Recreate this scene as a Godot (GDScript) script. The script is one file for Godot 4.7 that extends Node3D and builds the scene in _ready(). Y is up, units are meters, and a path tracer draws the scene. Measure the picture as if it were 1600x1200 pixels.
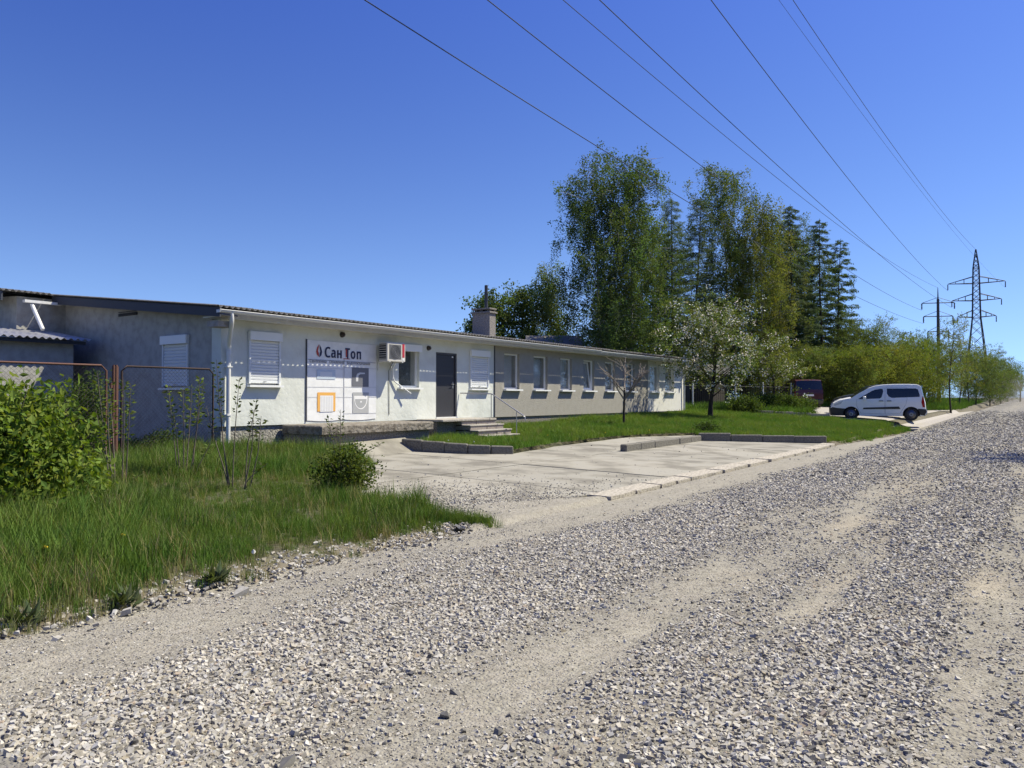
extends Node3D
# A low commercial building beside a gravel road under power lines.
# World axes: the road runs along -Z ("s" metres ahead = -z), x is across it, the camera stands on the road.

const FOCAL := 1202.0          # of the 1600 x 1200 photograph, in its pixels
const WALL_X := -15.3          # front wall of the long building
const EYE := Vector3(0, 1.6, 0)
var view_basis: Basis
var rng := RandomNumberGenerator.new()
var taken := {}
var M := {}
var noise_a := FastNoiseLite.new()
var noise_b := FastNoiseLite.new()
var noise_c := FastNoiseLite.new()

# ---------------------------------------------------------------- geometry collector
class Geo:
	var v := PackedVector3Array()
	var n := PackedVector3Array()
	var c := PackedColorArray()
	var uv := PackedVector2Array()
	var idx := PackedInt32Array()
	var tint := Color.WHITE
	var colored := false
	func tri(a: Vector3, b: Vector3, d: Vector3) -> void:
		var m := (d - a).cross(b - a).normalized()
		var k := v.size()
		v.append(a); v.append(b); v.append(d)
		n.append(m); n.append(m); n.append(m)
		if colored:
			c.append(tint); c.append(tint); c.append(tint)
		idx.append(k); idx.append(k + 1); idx.append(k + 2)
	func quad(a: Vector3, b: Vector3, d: Vector3, e: Vector3) -> void:   # clockwise seen from outside
		var m := (d - a).cross(b - a)
		if m.length_squared() < 1e-14:
			m = (e - a).cross(d - a)
		m = m.normalized()
		var k := v.size()
		v.append(a); v.append(b); v.append(d); v.append(e)
		n.append(m); n.append(m); n.append(m); n.append(m)
		if colored:
			c.append(tint); c.append(tint); c.append(tint); c.append(tint)
		idx.append(k); idx.append(k + 1); idx.append(k + 2)
		idx.append(k); idx.append(k + 2); idx.append(k + 3)
	func hexa(p: Array) -> void:   # eight corners: bottom 0..3, top 4..7, both running counter-clockwise seen from above
		quad(p[0], p[1], p[2], p[3])
		quad(p[7], p[6], p[5], p[4])
		for i in 4:
			var j := (i + 1) % 4
			quad(p[i], p[i + 4], p[j + 4], p[j])
	func box(lo: Vector3, hi: Vector3) -> void:
		hexa([Vector3(lo.x, lo.y, hi.z), Vector3(hi.x, lo.y, hi.z), Vector3(hi.x, lo.y, lo.z), Vector3(lo.x, lo.y, lo.z),
			Vector3(lo.x, hi.y, hi.z), Vector3(hi.x, hi.y, hi.z), Vector3(hi.x, hi.y, lo.z), Vector3(lo.x, hi.y, lo.z)])
	func bevel_box(lo: Vector3, hi: Vector3, b: float) -> void:   # a box whose upper and vertical edges are chamfered
		var t0 := []
		var t1 := []
		var t2 := []
		var ring := func(y: float, inset: float) -> Array:
			var x0 := lo.x + inset; var x1 := hi.x - inset; var z0 := lo.z + inset; var z1 := hi.z - inset
			return [Vector3(x0, y, z1 - b), Vector3(x0 + b, y, z1), Vector3(x1 - b, y, z1), Vector3(x1, y, z1 - b), Vector3(x1, y, z0 + b), Vector3(x1 - b, y, z0), Vector3(x0 + b, y, z0), Vector3(x0, y, z0 + b)]
		t0 = ring.call(lo.y, 0.0)
		t1 = ring.call(hi.y - b, 0.0)
		t2 = ring.call(hi.y, b * 0.9)
		for i in 8:
			var j := (i + 1) % 8
			quad(t0[i], t1[i], t1[j], t0[j])
			quad(t1[i], t2[i], t2[j], t1[j])
		quad(t2[7], t2[6], t2[1], t2[0])
		quad(t2[6], t2[5], t2[2], t2[1])
		quad(t2[5], t2[4], t2[3], t2[2])
		quad(t0[0], t0[1], t0[6], t0[7])
		quad(t0[1], t0[2], t0[5], t0[6])
		quad(t0[2], t0[3], t0[4], t0[5])
	func tube(p: Array, r: Array, sides := 6, caps := true) -> void:
		var k0 := v.size()
		var up := Vector3(0.13, 0.02, 0.99)
		for i in p.size():
			var d: Vector3 = (p[mini(i + 1, p.size() - 1)] - p[maxi(i - 1, 0)])
			d = d.normalized()
			var a := d.cross(up)
			if a.length() < 0.05:
				a = d.cross(Vector3(1, 0, 0))
			a = a.normalized()
			var b := d.cross(a)
			for j in sides:
				var w := TAU * j / sides
				var o := a * cos(w) + b * sin(w)
				v.append(p[i] + o * r[i]); n.append(o)
				if colored:
					c.append(tint)
		for i in p.size() - 1:
			for j in sides:
				var j2 := (j + 1) % sides
				var q := k0 + i * sides
				idx.append(q + j); idx.append(q + sides + j2); idx.append(q + j2)
				idx.append(q + j); idx.append(q + sides + j); idx.append(q + sides + j2)
		if caps:
			for e in 2:
				var at: int = 0 if e == 0 else p.size() - 1
				var q := v.size()
				var d: Vector3 = (p[0] - p[1]) if e == 0 else (p[at] - p[at - 1])
				for j in sides:
					v.append(v[k0 + at * sides + j]); n.append(d.normalized())
					if colored:
						c.append(tint)
				for j in range(1, sides - 1):
					if e == 1:
						idx.append(q); idx.append(q + j + 1); idx.append(q + j)
					else:
						idx.append(q); idx.append(q + j); idx.append(q + j + 1)
	func bar(a: Vector3, b: Vector3, r: float, sides := 6) -> void:
		tube([a, b], [r, r], sides)
	func prism(poly: PackedVector2Array, lo: float, hi: float, to: Callable) -> void:   # to(p: Vector2, h: float) -> Vector3
		var t := Geometry2D.triangulate_polygon(poly)
		for i in range(0, t.size(), 3):
			var a := poly[t[i]]; var b := poly[t[i + 1]]; var d := poly[t[i + 2]]
			var a1: Vector3 = to.call(a, hi); var b1: Vector3 = to.call(b, hi); var d1: Vector3 = to.call(d, hi)
			var a0: Vector3 = to.call(a, lo); var b0: Vector3 = to.call(b, lo); var d0: Vector3 = to.call(d, lo)
			if (d1 - a1).cross(b1 - a1).dot(a1 - a0) > 0.0:
				tri(a1, b1, d1); tri(a0, d0, b0)
			else:
				tri(a1, d1, b1); tri(a0, b0, d0)
		for i in poly.size():
			var a := poly[i]; var b := poly[(i + 1) % poly.size()]
			var a0: Vector3 = to.call(a, lo); var a1: Vector3 = to.call(a, hi); var b1: Vector3 = to.call(b, hi); var b0: Vector3 = to.call(b, lo)
			quad(a0, a1, b1, b0)
	func mesh() -> ArrayMesh:
		var a := []
		a.resize(Mesh.ARRAY_MAX)
		a[Mesh.ARRAY_VERTEX] = v
		a[Mesh.ARRAY_NORMAL] = n
		if colored:
			a[Mesh.ARRAY_COLOR] = c
		if uv.size() == v.size():
			a[Mesh.ARRAY_TEX_UV] = uv
		a[Mesh.ARRAY_INDEX] = idx
		var m := ArrayMesh.new()
		if v.size():
			m.add_surface_from_arrays(Mesh.PRIMITIVE_TRIANGLES, a)
		return m

func P(x: float, s: float, y: float) -> Vector3:
	return Vector3(x, y, -s)

# ---------------------------------------------------------------- from photograph pixels to places
func ray(px: float, py: float) -> Vector3:
	return view_basis * Vector3((px - 800.0) / FOCAL, -(py - 600.0) / FOCAL, -1.0)

func on_wall(px: float, py: float, x := WALL_X) -> Vector3:
	var d := ray(px, py)
	return EYE + d * (x / d.x)

func on_end(px: float, py: float, s: float) -> Vector3:
	var d := ray(px, py)
	return EYE + d * (-s / d.z)

func at_depth(px: float, py: float, depth: float) -> Vector3:
	return EYE + ray(px, py) * depth

func on_level(px: float, py: float, y: float) -> Vector3:
	var d := ray(px, py)
	return EYE + d * ((y - EYE.y) / d.y)

# ---------------------------------------------------------------- scene tree helpers
func numbered(called: String) -> String:
	taken[called] = taken.get(called, -1) + 1
	return called if taken[called] == 0 else "%s_%03d" % [called, taken[called]]

func thing(called: String, label: String, category: String, at := Vector3.ZERO, turn := 0.0, group := "") -> Node3D:
	var o := Node3D.new()
	o.name = numbered(called)
	add_child(o)
	o.position = at
	o.rotation.y = turn
	o.set_meta("label", label)
	o.set_meta("category", category)
	if group:
		o.set_meta("group", group)
	return o

func obj(called: String, g, m: Material, parent: Node = self, kind := "") -> MeshInstance3D:
	var o := MeshInstance3D.new()
	o.name = numbered(called) if parent == self else called
	o.mesh = g.mesh() if g is Geo else g
	o.material_override = m
	parent.add_child(o, true)
	if kind:
		o.set_meta("kind", kind)
	return o

func tag(o: Node, label: String, category := "", group := "", kind := "") -> Node:
	o.set_meta("label", label)
	if category:
		o.set_meta("category", category)
	if group:
		o.set_meta("group", group)
	if kind:
		o.set_meta("kind", kind)
	return o

func boxed(called: String, lo: Vector3, hi: Vector3, m: Material, parent: Node, bevel := 0.0) -> MeshInstance3D:
	var g := Geo.new()
	var a := Vector3(minf(lo.x, hi.x), minf(lo.y, hi.y), minf(lo.z, hi.z))
	var b := Vector3(maxf(lo.x, hi.x), maxf(lo.y, hi.y), maxf(lo.z, hi.z))
	if bevel > 0.0:
		g.bevel_box(a, b, bevel)
	else:
		g.box(a, b)
	return obj(called, g, m, parent)

func copies(called: String, shape: Mesh, m: Material, buffer: PackedFloat32Array, parent: Node) -> MultiMeshInstance3D:
	var mm := MultiMesh.new()
	mm.transform_format = MultiMesh.TRANSFORM_3D
	mm.use_colors = true
	mm.mesh = shape
	mm.instance_count = buffer.size() / 16
	mm.buffer = buffer
	var o := MultiMeshInstance3D.new()
	o.name = numbered(called) if parent == self else called
	o.multimesh = mm
	o.material_override = m
	parent.add_child(o, true)
	o.set_meta("kind", "stuff")
	return o

func put(b: PackedFloat32Array, at: Vector3, s: Basis, c: Color) -> void:
	b.append_array([s.x.x, s.y.x, s.z.x, at.x, s.x.y, s.y.y, s.z.y, at.y, s.x.z, s.y.z, s.z.z, at.z, c.r, c.g, c.b, 1.0])

func tumbled(size: Vector3) -> Basis:
	return Basis.from_euler(Vector3(rng.randf() * TAU, rng.randf() * TAU, rng.randf() * TAU)) * Basis.from_scale(size)

func R(a: float, b: float) -> float:
	return rng.randf_range(a, b)

# ---------------------------------------------------------------- materials
func mat(r: float, g: float, b: float, rough := 0.8, metal := 0.0, spec := 0.5) -> StandardMaterial3D:
	var m := StandardMaterial3D.new()
	m.albedo_color = Color(r, g, b).linear_to_srgb()
	m.roughness = rough
	m.metallic = metal
	m.metallic_specular = spec
	return m

func mottle(seed: int, freq: float, lo: Color, hi: Color, octaves := 5, size := 512) -> NoiseTexture2D:
	var f := FastNoiseLite.new()
	f.seed = seed
	f.noise_type = FastNoiseLite.TYPE_SIMPLEX_SMOOTH
	f.frequency = freq
	f.fractal_octaves = octaves
	f.fractal_gain = 0.55
	var t := NoiseTexture2D.new()
	t.width = size
	t.height = size
	t.seamless = true
	t.noise = f
	var g := Gradient.new()
	g.offsets = PackedFloat32Array([0.2, 0.5, 0.8])
	g.colors = PackedColorArray([lo.linear_to_srgb(), lo.lerp(hi, 0.55).linear_to_srgb(), hi.linear_to_srgb()])
	t.color_ramp = g
	return t

func bumps(seed: int, freq: float, octaves := 4, size := 512) -> NoiseTexture2D:
	return mottle(seed, freq, Color.BLACK, Color.WHITE, octaves, size)

func grained(m: StandardMaterial3D, tex: Texture2D, per_metre: float, relief: Texture2D = null, cm := 0.0) -> StandardMaterial3D:
	m.albedo_texture = tex
	m.uv1_triplanar = true
	m.uv1_world_triplanar = true
	m.uv1_scale = Vector3.ONE * per_metre
	if relief:
		m.heightmap_enabled = true
		m.heightmap_texture = relief
		m.heightmap_scale = cm
	return m

func leafy(r: float, g: float, b: float, through := 0.5) -> StandardMaterial3D:
	var m := mat(r, g, b, 0.68, 0.0, 0.22)
	m.vertex_color_use_as_albedo = true
	m.backlight_enabled = true
	m.backlight = Color(through, through, through * 0.6)
	m.cull_mode = BaseMaterial3D.CULL_DISABLED
	return m

func make_materials() -> void:
	var soft := mottle(11, 0.012, Color(0.93, 0.93, 0.925), Color(1.03, 1.03, 1.025))
	var streaky := mottle(12, 0.02, Color(0.80, 0.79, 0.78), Color(1.06, 1.06, 1.06), 6)
	var dirt := mottle(13, 0.03, Color(0.55, 0.53, 0.5), Color(1.15, 1.14, 1.1), 6)
	var fine := bumps(14, 0.06, 4)
	var rough_b := bumps(15, 0.03, 6)
	M.plaster = grained(mat(0.66, 0.685, 0.65, 0.9), mottle(16, 0.006, Color(0.90, 0.897, 0.885), Color(1.04, 1.04, 1.035), 7, 1024), 0.2, fine, 0.25)
	M.plaster_grey = grained(mat(0.33, 0.313, 0.28, 0.92), soft, 0.45, fine, 0.4)
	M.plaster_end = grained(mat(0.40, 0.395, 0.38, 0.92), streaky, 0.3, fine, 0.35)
	M.plaster_white = grained(mat(0.68, 0.67, 0.64, 0.9), soft, 0.4, fine, 0.3)
	M.plinth = grained(mat(0.34, 0.33, 0.31, 0.95), dirt, 0.8, rough_b, 1.5)
	M.concrete = grained(mat(0.36, 0.335, 0.30, 0.92), streaky, 0.6, rough_b, 0.6)
	M.deck = grained(mat(0.22, 0.20, 0.175, 0.95), mottle(23, 0.02, Color(0.45, 0.43, 0.4), Color(1.3, 1.28, 1.22), 6), 0.5, rough_b, 1.4)
	M.concrete_dark = grained(mat(0.25, 0.235, 0.22, 0.95), dirt, 1.1, rough_b, 1.2)
	M.slab = grained(mat(0.295, 0.28, 0.24, 0.93), mottle(21, 0.008, Color(0.60, 0.59, 0.565), Color(1.16, 1.15, 1.13), 6), 0.16, rough_b, 0.5)
	M.slab_b = grained(mat(0.275, 0.262, 0.225, 0.93), mottle(22, 0.008, Color(0.60, 0.59, 0.57), Color(1.16, 1.15, 1.13), 6), 0.19, rough_b, 0.5)
	M.edge_stone = grained(mat(0.44, 0.41, 0.36, 0.93), dirt, 0.9, rough_b, 0.6)
	M.kerb = grained(mat(0.18, 0.172, 0.155, 0.93), dirt, 0.9, rough_b, 0.8)
	M.block = grained(mat(0.36, 0.32, 0.30, 0.93), dirt, 1.6, rough_b, 0.8)
	M.white = mat(0.80, 0.81, 0.81, 0.36)
	M.white_metal = grained(mat(0.70, 0.70, 0.69, 0.42), soft, 0.9)
	M.cream_metal = grained(mat(0.60, 0.58, 0.53, 0.5), soft, 0.9)
	M.shutter = mat(0.68, 0.70, 0.72, 0.42)
	M.slate = grained(mat(0.20, 0.195, 0.19, 0.95), dirt, 0.9, rough_b, 0.6)
	M.fascia = grained(mat(0.04, 0.046, 0.06, 0.7), soft, 0.8)
	M.zinc = grained(mat(0.46, 0.46, 0.46, 0.45, 0.3), streaky, 0.7)
	M.door = grained(mat(0.035, 0.035, 0.042, 0.5), soft, 1.2)
	M.door_frame = mat(0.06, 0.06, 0.07, 0.5)
	M.dark = mat(0.02, 0.02, 0.022, 0.8)
	M.rubber = mat(0.022, 0.022, 0.023, 0.75)
	M.black_plastic = mat(0.028, 0.028, 0.03, 0.55)
	M.rust = grained(mat(0.15, 0.07, 0.05, 0.8), dirt, 3.0, fine, 0.2)
	M.rust_dark = grained(mat(0.05, 0.03, 0.028, 0.85), dirt, 3.0)
	M.wire_mesh = mat(0.10, 0.085, 0.075, 0.7, 0.3)
	M.steel = mat(0.42, 0.42, 0.42, 0.35, 0.7)
	M.lattice = mat(0.055, 0.06, 0.07, 0.6, 0.3)
	M.wire = mat(0.05, 0.055, 0.065, 0.6, 0.2)
	M.insulator = mat(0.06, 0.045, 0.04, 0.3)
	M.pole = grained(mat(0.09, 0.085, 0.085, 0.9), dirt, 0.8)
	M.blind = grained(mat(0.42, 0.43, 0.41, 0.8), soft, 1.0)
	M.blind_b = grained(mat(0.34, 0.37, 0.38, 0.8), soft, 1.0)
	M.room = mat(0.05, 0.055, 0.055, 0.9)
	var gl := mat(0.55, 0.6, 0.6, 0.03)
	gl.transparency = BaseMaterial3D.TRANSPARENCY_ALPHA
	gl.albedo_color.a = 0.12
	gl.roughness = 0.03
	M.glass = gl
	var cg := mat(0.012, 0.014, 0.017, 0.04, 0.0, 0.6)
	M.car_glass = cg
	M.brick_chimney = grained(mat(0.30, 0.28, 0.27, 0.95), dirt, 1.2, rough_b, 0.8)
	M.bark = grained(mat(0.055, 0.045, 0.037, 0.95), dirt, 1.5, rough_b, 2.0)
	M.bark_birch = grained(mat(0.42, 0.41, 0.38, 0.9), mottle(31, 0.05, Color(0.12, 0.12, 0.12), Color(1.2, 1.2, 1.2), 3), 0.8)
	M.bark_young = grained(mat(0.17, 0.145, 0.12, 0.9), dirt, 2.0)
	M.twig = mat(0.10, 0.085, 0.07, 0.9)
	M.leaf = leafy(1, 1, 1, 0.9)
	M.needle = leafy(1, 1, 1, 0.85)
	M.petal = leafy(1, 1, 1, 0.5)
	M.blade = leafy(1, 1, 1, 0.8)
	M.stone = grained(mat(1, 1, 1, 0.95), mottle(41, 0.03, Color(0.7, 0.69, 0.67), Color(1.15, 1.14, 1.12), 5, 256), 3.0)
	M.stone.vertex_color_use_as_albedo = true
	M.stone.uv1_scale = Vector3.ONE * 2.2
	M.road = grained(mat(1, 1, 1, 0.96), mottle(42, 0.035, Color(0.66, 0.65, 0.63), Color(1.18, 1.17, 1.15), 6, 1024), 0.33, bumps(43, 0.11, 5, 1024), 0.9)
	M.road.vertex_color_use_as_albedo = true
	M.soil = grained(mat(1, 1, 1, 0.97), mottle(44, 0.03, Color(0.6, 0.58, 0.55), Color(1.25, 1.22, 1.15), 6), 0.4, rough_b, 2.5)
	M.soil.vertex_color_use_as_albedo = true

# ---------------------------------------------------------------- sky
func sky_picture(sun: Vector3) -> Image:
	var w := 512
	var h := 256
	var im := Image.create_empty(w, h, false, Image.FORMAT_RGBF)
	for j in h:
		var el := PI * (0.5 - (j + 0.5) / h)
		var up := maxf(sin(el), 0.0)
		var air := exp(-up * 4.2)              # thickness of the air towards the horizon
		for i in w:
			var az := TAU * (i + 0.5) / w
			var d := Vector3(sin(az) * cos(el), sin(el), -cos(az) * cos(el))
			var g := d.dot(sun)
			var rayleigh := 0.85 + (0.95 if g > 0.0 else 0.35) * g * g
			var mie := pow(maxf(0.0, 0.5 + 0.5 * g), 6.0)
			var c := Vector3(0.002, 0.024, 0.262).lerp(Vector3(0.222, 0.455, 0.92), air) * rayleigh
			c += Vector3(0.07, 0.10, 0.12) * mie + Vector3(0.16, 0.17, 0.06) * exp(-up * 10.0)
			if el < 0.0:
				c = Vector3(0.15, 0.14, 0.12)
			im.set_pixel(i, j, Color(c.x, c.y, c.z))
	return im

func _ready() -> void:
	# ---- camera
	rng.seed = 7
	noise_a.seed = 3; noise_a.frequency = 0.35; noise_a.fractal_octaves = 3
	noise_b.seed = 5; noise_b.frequency = 1.3; noise_b.fractal_octaves = 3
	noise_c.seed = 9; noise_c.frequency = 0.06; noise_c.fractal_octaves = 2
	view_basis = Basis.from_euler(Vector3(deg_to_rad(1.05), deg_to_rad(34.3), 0))
	var cam := Camera3D.new()
	cam.name = "camera"
	cam.fov = rad_to_deg(2.0 * atan(600.0 / FOCAL))
	cam.near = 0.05
	cam.far = 6000.0
	add_child(cam)
	cam.transform = Transform3D(view_basis, EYE)
	cam.current = true
	# ---- sky, sun, exposure
	var sun_el := deg_to_rad(55.0)
	var sun_az := deg_to_rad(50.0)             # away from the front wall's normal, up the road
	var to_sun := Vector3(cos(sun_az) * cos(sun_el), sin(sun_el), -sin(sun_az) * cos(sun_el))
	var env := Environment.new()
	env.background_mode = Environment.BG_SKY
	var sky := Sky.new()
	var sm := PanoramaSkyMaterial.new()
	sm.panorama = ImageTexture.create_from_image(sky_picture(to_sun))
	sky.sky_material = sm
	env.sky = sky
	env.tonemap_mode = Environment.TONE_MAPPER_LINEAR
	env.tonemap_exposure = 1.55
	env.volumetric_fog_enabled = true
	env.volumetric_fog_density = 0.0
	env.sdfgi_enabled = true
	env.ssao_enabled = true
	env.ssil_enabled = true
	var we := WorldEnvironment.new()
	we.name = "environment"
	we.environment = env
	add_child(we)
	var sun := DirectionalLight3D.new()
	sun.name = "sun"
	sun.light_energy = 1.6
	sun.light_color = Color(1.0, 0.968, 0.86)
	sun.light_angular_distance = 0.53
	sun.shadow_enabled = true
	add_child(sun)
	sun.look_at_from_position(to_sun * 50.0, Vector3.ZERO, Vector3.UP)
	make_materials()
	# ---- setting, then things
	build_ground()
	build_road()
	build_pad()
	build_building()
	build_shed()
	build_yard_fence()
	build_far_yard()
	build_vehicles()
	build_power_lines()
	build_trees()
	build_plants()
	build_grass()
	build_gravel()

# ---------------------------------------------------------------- ground levels (x across, s ahead)
func road_y(s: float) -> float:
	return clampf((s - 25.0) * 0.006, 0.0, 1.6)

func ramp(x: float, a: float, b: float) -> float:
	return clampf((x - a) / (b - a), 0.0, 1.0)

func pad_y(x: float, s: float) -> float:
	return road_y(s) + 0.02 + 0.025 * maxf(0.0, -5.7 - x) + 0.14 * ramp(s, 18.5, 23.0) * ramp(-x, 9.52, 9.75)

func table(t: Array, s: float) -> float:
	if s <= t[0][0]:
		return t[0][1]
	for i in t.size() - 1:
		if s <= t[i + 1][0]:
			return lerpf(t[i][1], t[i + 1][1], smoothstep(0.0, 1.0, (s - t[i][0]) / (t[i + 1][0] - t[i][0])))
	return t[-1][1]

func lawn_y(x: float, s: float) -> float:
	var f := table([[14.0, 0.42], [19.0, 0.45], [22.0, 0.6], [27.0, 0.74], [38.0, 0.84], [56.0, 1.0], [120.0, 1.2], [300.0, 1.8]], s)
	var w := clampf((-5.3 - x) / 10.0, 0.0, 1.0)
	w = pow(w, lerpf(1.0, 0.42, ramp(s, 30.0, 42.0)))
	return lerpf(road_y(s) + 0.03, f, w)

func verge_y(x: float, s: float) -> float:
	var d := maxf(0.0, -5.75 - x)
	return 0.0 + 0.05 * ramp(d, 0.0, 0.5) + 0.033 * d + 0.03 * noise_a.get_noise_2d(x, s)

var PAD := PackedVector2Array([Vector2(-5.7, 7.3), Vector2(-8.4, 8.0), Vector2(-11.2, 11.3), Vector2(-13.9, 13.0), Vector2(-13.9, 15.25),
	Vector2(-13.2, 15.12), Vector2(-12.0, 15.5), Vector2(-11.15, 16.3), Vector2(-11.35, 17.2), Vector2(-11.6, 19.2), Vector2(-11.1, 23.7), Vector2(-10.1, 26.3), Vector2(-9.65, 25.6), Vector2(-5.7, 28.0)])

func in_pad(x: float, s: float) -> bool:
	return Geometry2D.is_point_in_polygon(Vector2(x, s), PAD)

func land_y(x: float, s: float) -> float:      # everything left of the road
	var v := verge_y(x, s)
	if s < 12.0:
		return v
	return lerpf(v, lawn_y(x, s), smoothstep(12.2, 15.0, s))

func ground_y(x: float, s: float) -> float:
	if in_pad(x, s):
		return pad_y(x, s)
	if x > -5.7:
		return road_y(s)
	return land_y(x, s)

func build_ground() -> void:
	var xs := [-1500.0, -600.0, -250.0, -120.0, -70.0, -50.0, -40.0, -34.0, -29.0]
	var x := -26.0
	while x < -5.0:
		xs.append(x); x += 0.3
	xs.append_array([-4.5, -2.0, 0.0, 2.2, 2.5, 5.0, 7.0, 9.0, 12.0, 18.0, 30.0, 60.0, 120.0, 300.0, 700.0, 1500.0])
	var ss := [-800.0, -300.0, -100.0, -40.0, -20.0, -10.0, -5.0, -2.0]
	var s := -0.5
	while s < 50.0:
		ss.append(s); s += 0.3
	while s < 130.0:
		ss.append(s); s += 2.5
	ss.append_array([140.0, 160.0, 190.0, 230.0, 280.0, 340.0, 500.0, 900.0, 2500.0])
	var g := Geo.new()
	g.colored = true
	var nx := xs.size()
	for j in ss.size():
		for i in nx:
			var a: float = xs[i]
			var b: float = ss[j]
			var y := 0.0
			if a > -5.6 and a < 2.4:
				y = road_y(b) - 0.09
			elif a >= 2.4:
				y = road_y(b) + 0.05 + 0.1 * noise_a.get_noise_2d(a, b)
			elif in_pad(a, b) or in_pad(a - 0.3, b) or in_pad(a + 0.3, b) or in_pad(a, b + 0.3) or in_pad(a, b - 0.3):
				y = pad_y(a, b) - 0.13
			else:
				y = land_y(a, b)
			g.v.append(P(a, b, y))
			var k := 0.5 + 0.5 * noise_b.get_noise_2d(a * 0.5, b * 0.5)
			var col := Color(0.10, 0.083, 0.055).lerp(Color(0.075, 0.085, 0.035), k)
			var e := ramp(a + 0.35 * noise_b.get_noise_2d(a, b), -6.3, -5.75)
			if b > 28.0:
				e *= 0.6
			g.c.append(col.lerp(Color(0.19, 0.165, 0.13), e))
	var nrm := PackedVector3Array()
	nrm.resize(g.v.size())
	nrm.fill(Vector3.UP)
	for j in ss.size() - 1:
		for i in nx - 1:
			var q := j * nx + i
			g.idx.append(q); g.idx.append(q + nx); g.idx.append(q + nx + 1)
			g.idx.append(q); g.idx.append(q + nx + 1); g.idx.append(q + 1)
	for j in range(1, ss.size() - 1):
		for i in range(1, nx - 1):
			var q := j * nx + i
			var m := (g.v[q + nx] - g.v[q - nx]).cross(g.v[q + 1] - g.v[q - 1])
			nrm[q] = (m if m.y > 0 else -m).normalized()
	g.n = nrm
	obj("ground", g, M.soil, self, "structure")

# how stony the road is at a place: 0 bare dust .. 1 covered
func stony(x: float, s: float) -> float:
	var w := x + 0.35 * noise_a.get_noise_2d(x * 0.6, s * 0.25) + 0.12 * noise_a.get_noise_2d(s, x * 2.0)
	var d := table([[-5.85, 0.25], [-5.6, 0.10], [-5.0, 0.06], [-4.6, 0.55], [-4.1, 0.95], [-3.2, 0.95], [-2.75, 0.36], [-2.3, 0.26], [-1.9, 0.46], [-1.55, 0.42], [-1.3, 0.97], [-0.55, 1.0], [-0.3, 0.3], [0.1, 0.15], [0.5, 0.6], [1.6, 0.9], [3.0, 0.4], [4.5, 0.6]], w)
	var far := ramp(s, 9.0, 22.0)
	d = lerpf(d, 0.35 + 0.6 * d, far)
	d += 0.05 + 0.50 * noise_a.get_noise_2d(x * 3.2 + 40.0, s * 0.45) * (1.0 - 0.35 * far) + 0.22 * noise_a.get_noise_2d(x * 2.2 + 90.0, s * 1.4) + 0.22 * noise_b.get_noise_2d(x * 1.5, s * 1.2)
	# the strip in front of the concrete stays mostly bare
	d -= 0.5 * ramp(x, -4.1, -4.9) * ramp(s, 6.0, 9.0)
	return clampf(d, 0.0, 1.0)

func road_h(x: float, s: float) -> float:
	return road_y(s) + 0.022 * noise_a.get_noise_2d(x * 1.4, s * 0.5) + 0.008 * noise_b.get_noise_2d(x * 2.0, s * 2.0) + 0.02 * stony(x, s) * ramp(s, 40.0, 10.0) - 0.02

func road_edge(s: float) -> float:            # left edge of the gravel
	var e := lerpf(-5.80, -5.62, ramp(s, 6.0, 9.0)) + 0.16 * noise_a.get_noise_2d(17.0, s * 0.8) * ramp(s, 12.0, 8.0) + 0.05 * noise_b.get_noise_2d(3.0, s)
	e -= 1.1 * exp(-pow((s - 9.0) / 1.0, 2.0)) + 0.4 * exp(-pow((s - 10.4) / 1.0, 2.0))
	if s > 27.8:
		e = lerpf(-5.62, -4.75, ramp(s, 27.8, 38.0)) + 0.15 * noise_a.get_noise_2d(17.0, s * 0.6)
	return e

func build_road() -> void:
	var g := Geo.new()
	g.colored = true
	var ss := []
	var s := -12.0
	while s < 1.0:
		ss.append(s); s += 1.0
	while s < 16.0:
		ss.append(s); s += 0.09
	while s < 40.0:
		ss.append(s); s += 0.25
	while s < 120.0:
		ss.append(s); s += 2.0
	while s < 420.0:
		ss.append(s); s += 20.0
	var cols := 120
	for b in ss:
		var e := road_edge(b)
		for i in cols + 1:
			var k := float(i) / cols
			var a := lerpf(e, 1.2, k / 0.85) if k < 0.85 else lerpf(1.2, 2.45, (k - 0.85) / 0.15)
			var y := road_h(a, b)
			if i == 0:
				y = ground_y(a - 0.02, b) - 0.03
			elif in_pad(a, b):
				y = maxf(y, pad_y(a, b) + 0.012 * (0.6 + noise_b.get_noise_2d(a * 3.0, b * 3.0)))
			g.v.append(P(a, b, y))
			var st := stony(a, b)
			var sand := ramp(noise_a.get_noise_2d(a * 1.1 + 9.0, b * 0.7), 0.0, 0.35)
			var col := Color(0.29, 0.272, 0.232).lerp(Color(0.33, 0.298, 0.24), sand * ramp(a, -3.2, -2.0))
			col = col.lerp(Color(0.17, 0.162, 0.148), st * 0.85)
			var k2 := 1.0 + 0.16 * noise_b.get_noise_2d(a * 3.0, b * 1.2)
			g.c.append(Color(col.r * k2, col.g * k2, col.b * k2))
	var w := cols + 1
	for j in ss.size() - 1:
		for i in cols:
			var q := j * w + i
			g.idx.append(q); g.idx.append(q + w); g.idx.append(q + w + 1)
			g.idx.append(q); g.idx.append(q + w + 1); g.idx.append(q + 1)
	var nrm := PackedVector3Array()
	nrm.resize(g.v.size())
	for j in ss.size():
		for i in w:
			var u0 := g.v[maxi(j - 1, 0) * w + i]
			var u1 := g.v[mini(j + 1, ss.size() - 1) * w + i]
			var r0 := g.v[j * w + maxi(i - 1, 0)]
			var r1 := g.v[j * w + mini(i + 1, cols)]
			var m := (u1 - u0).cross(r1 - r0)
			nrm[j * w + i] = (m if m.y > 0 else -m).normalized()
	g.n = nrm
	obj("road", g, M.road, self, "structure")

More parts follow.
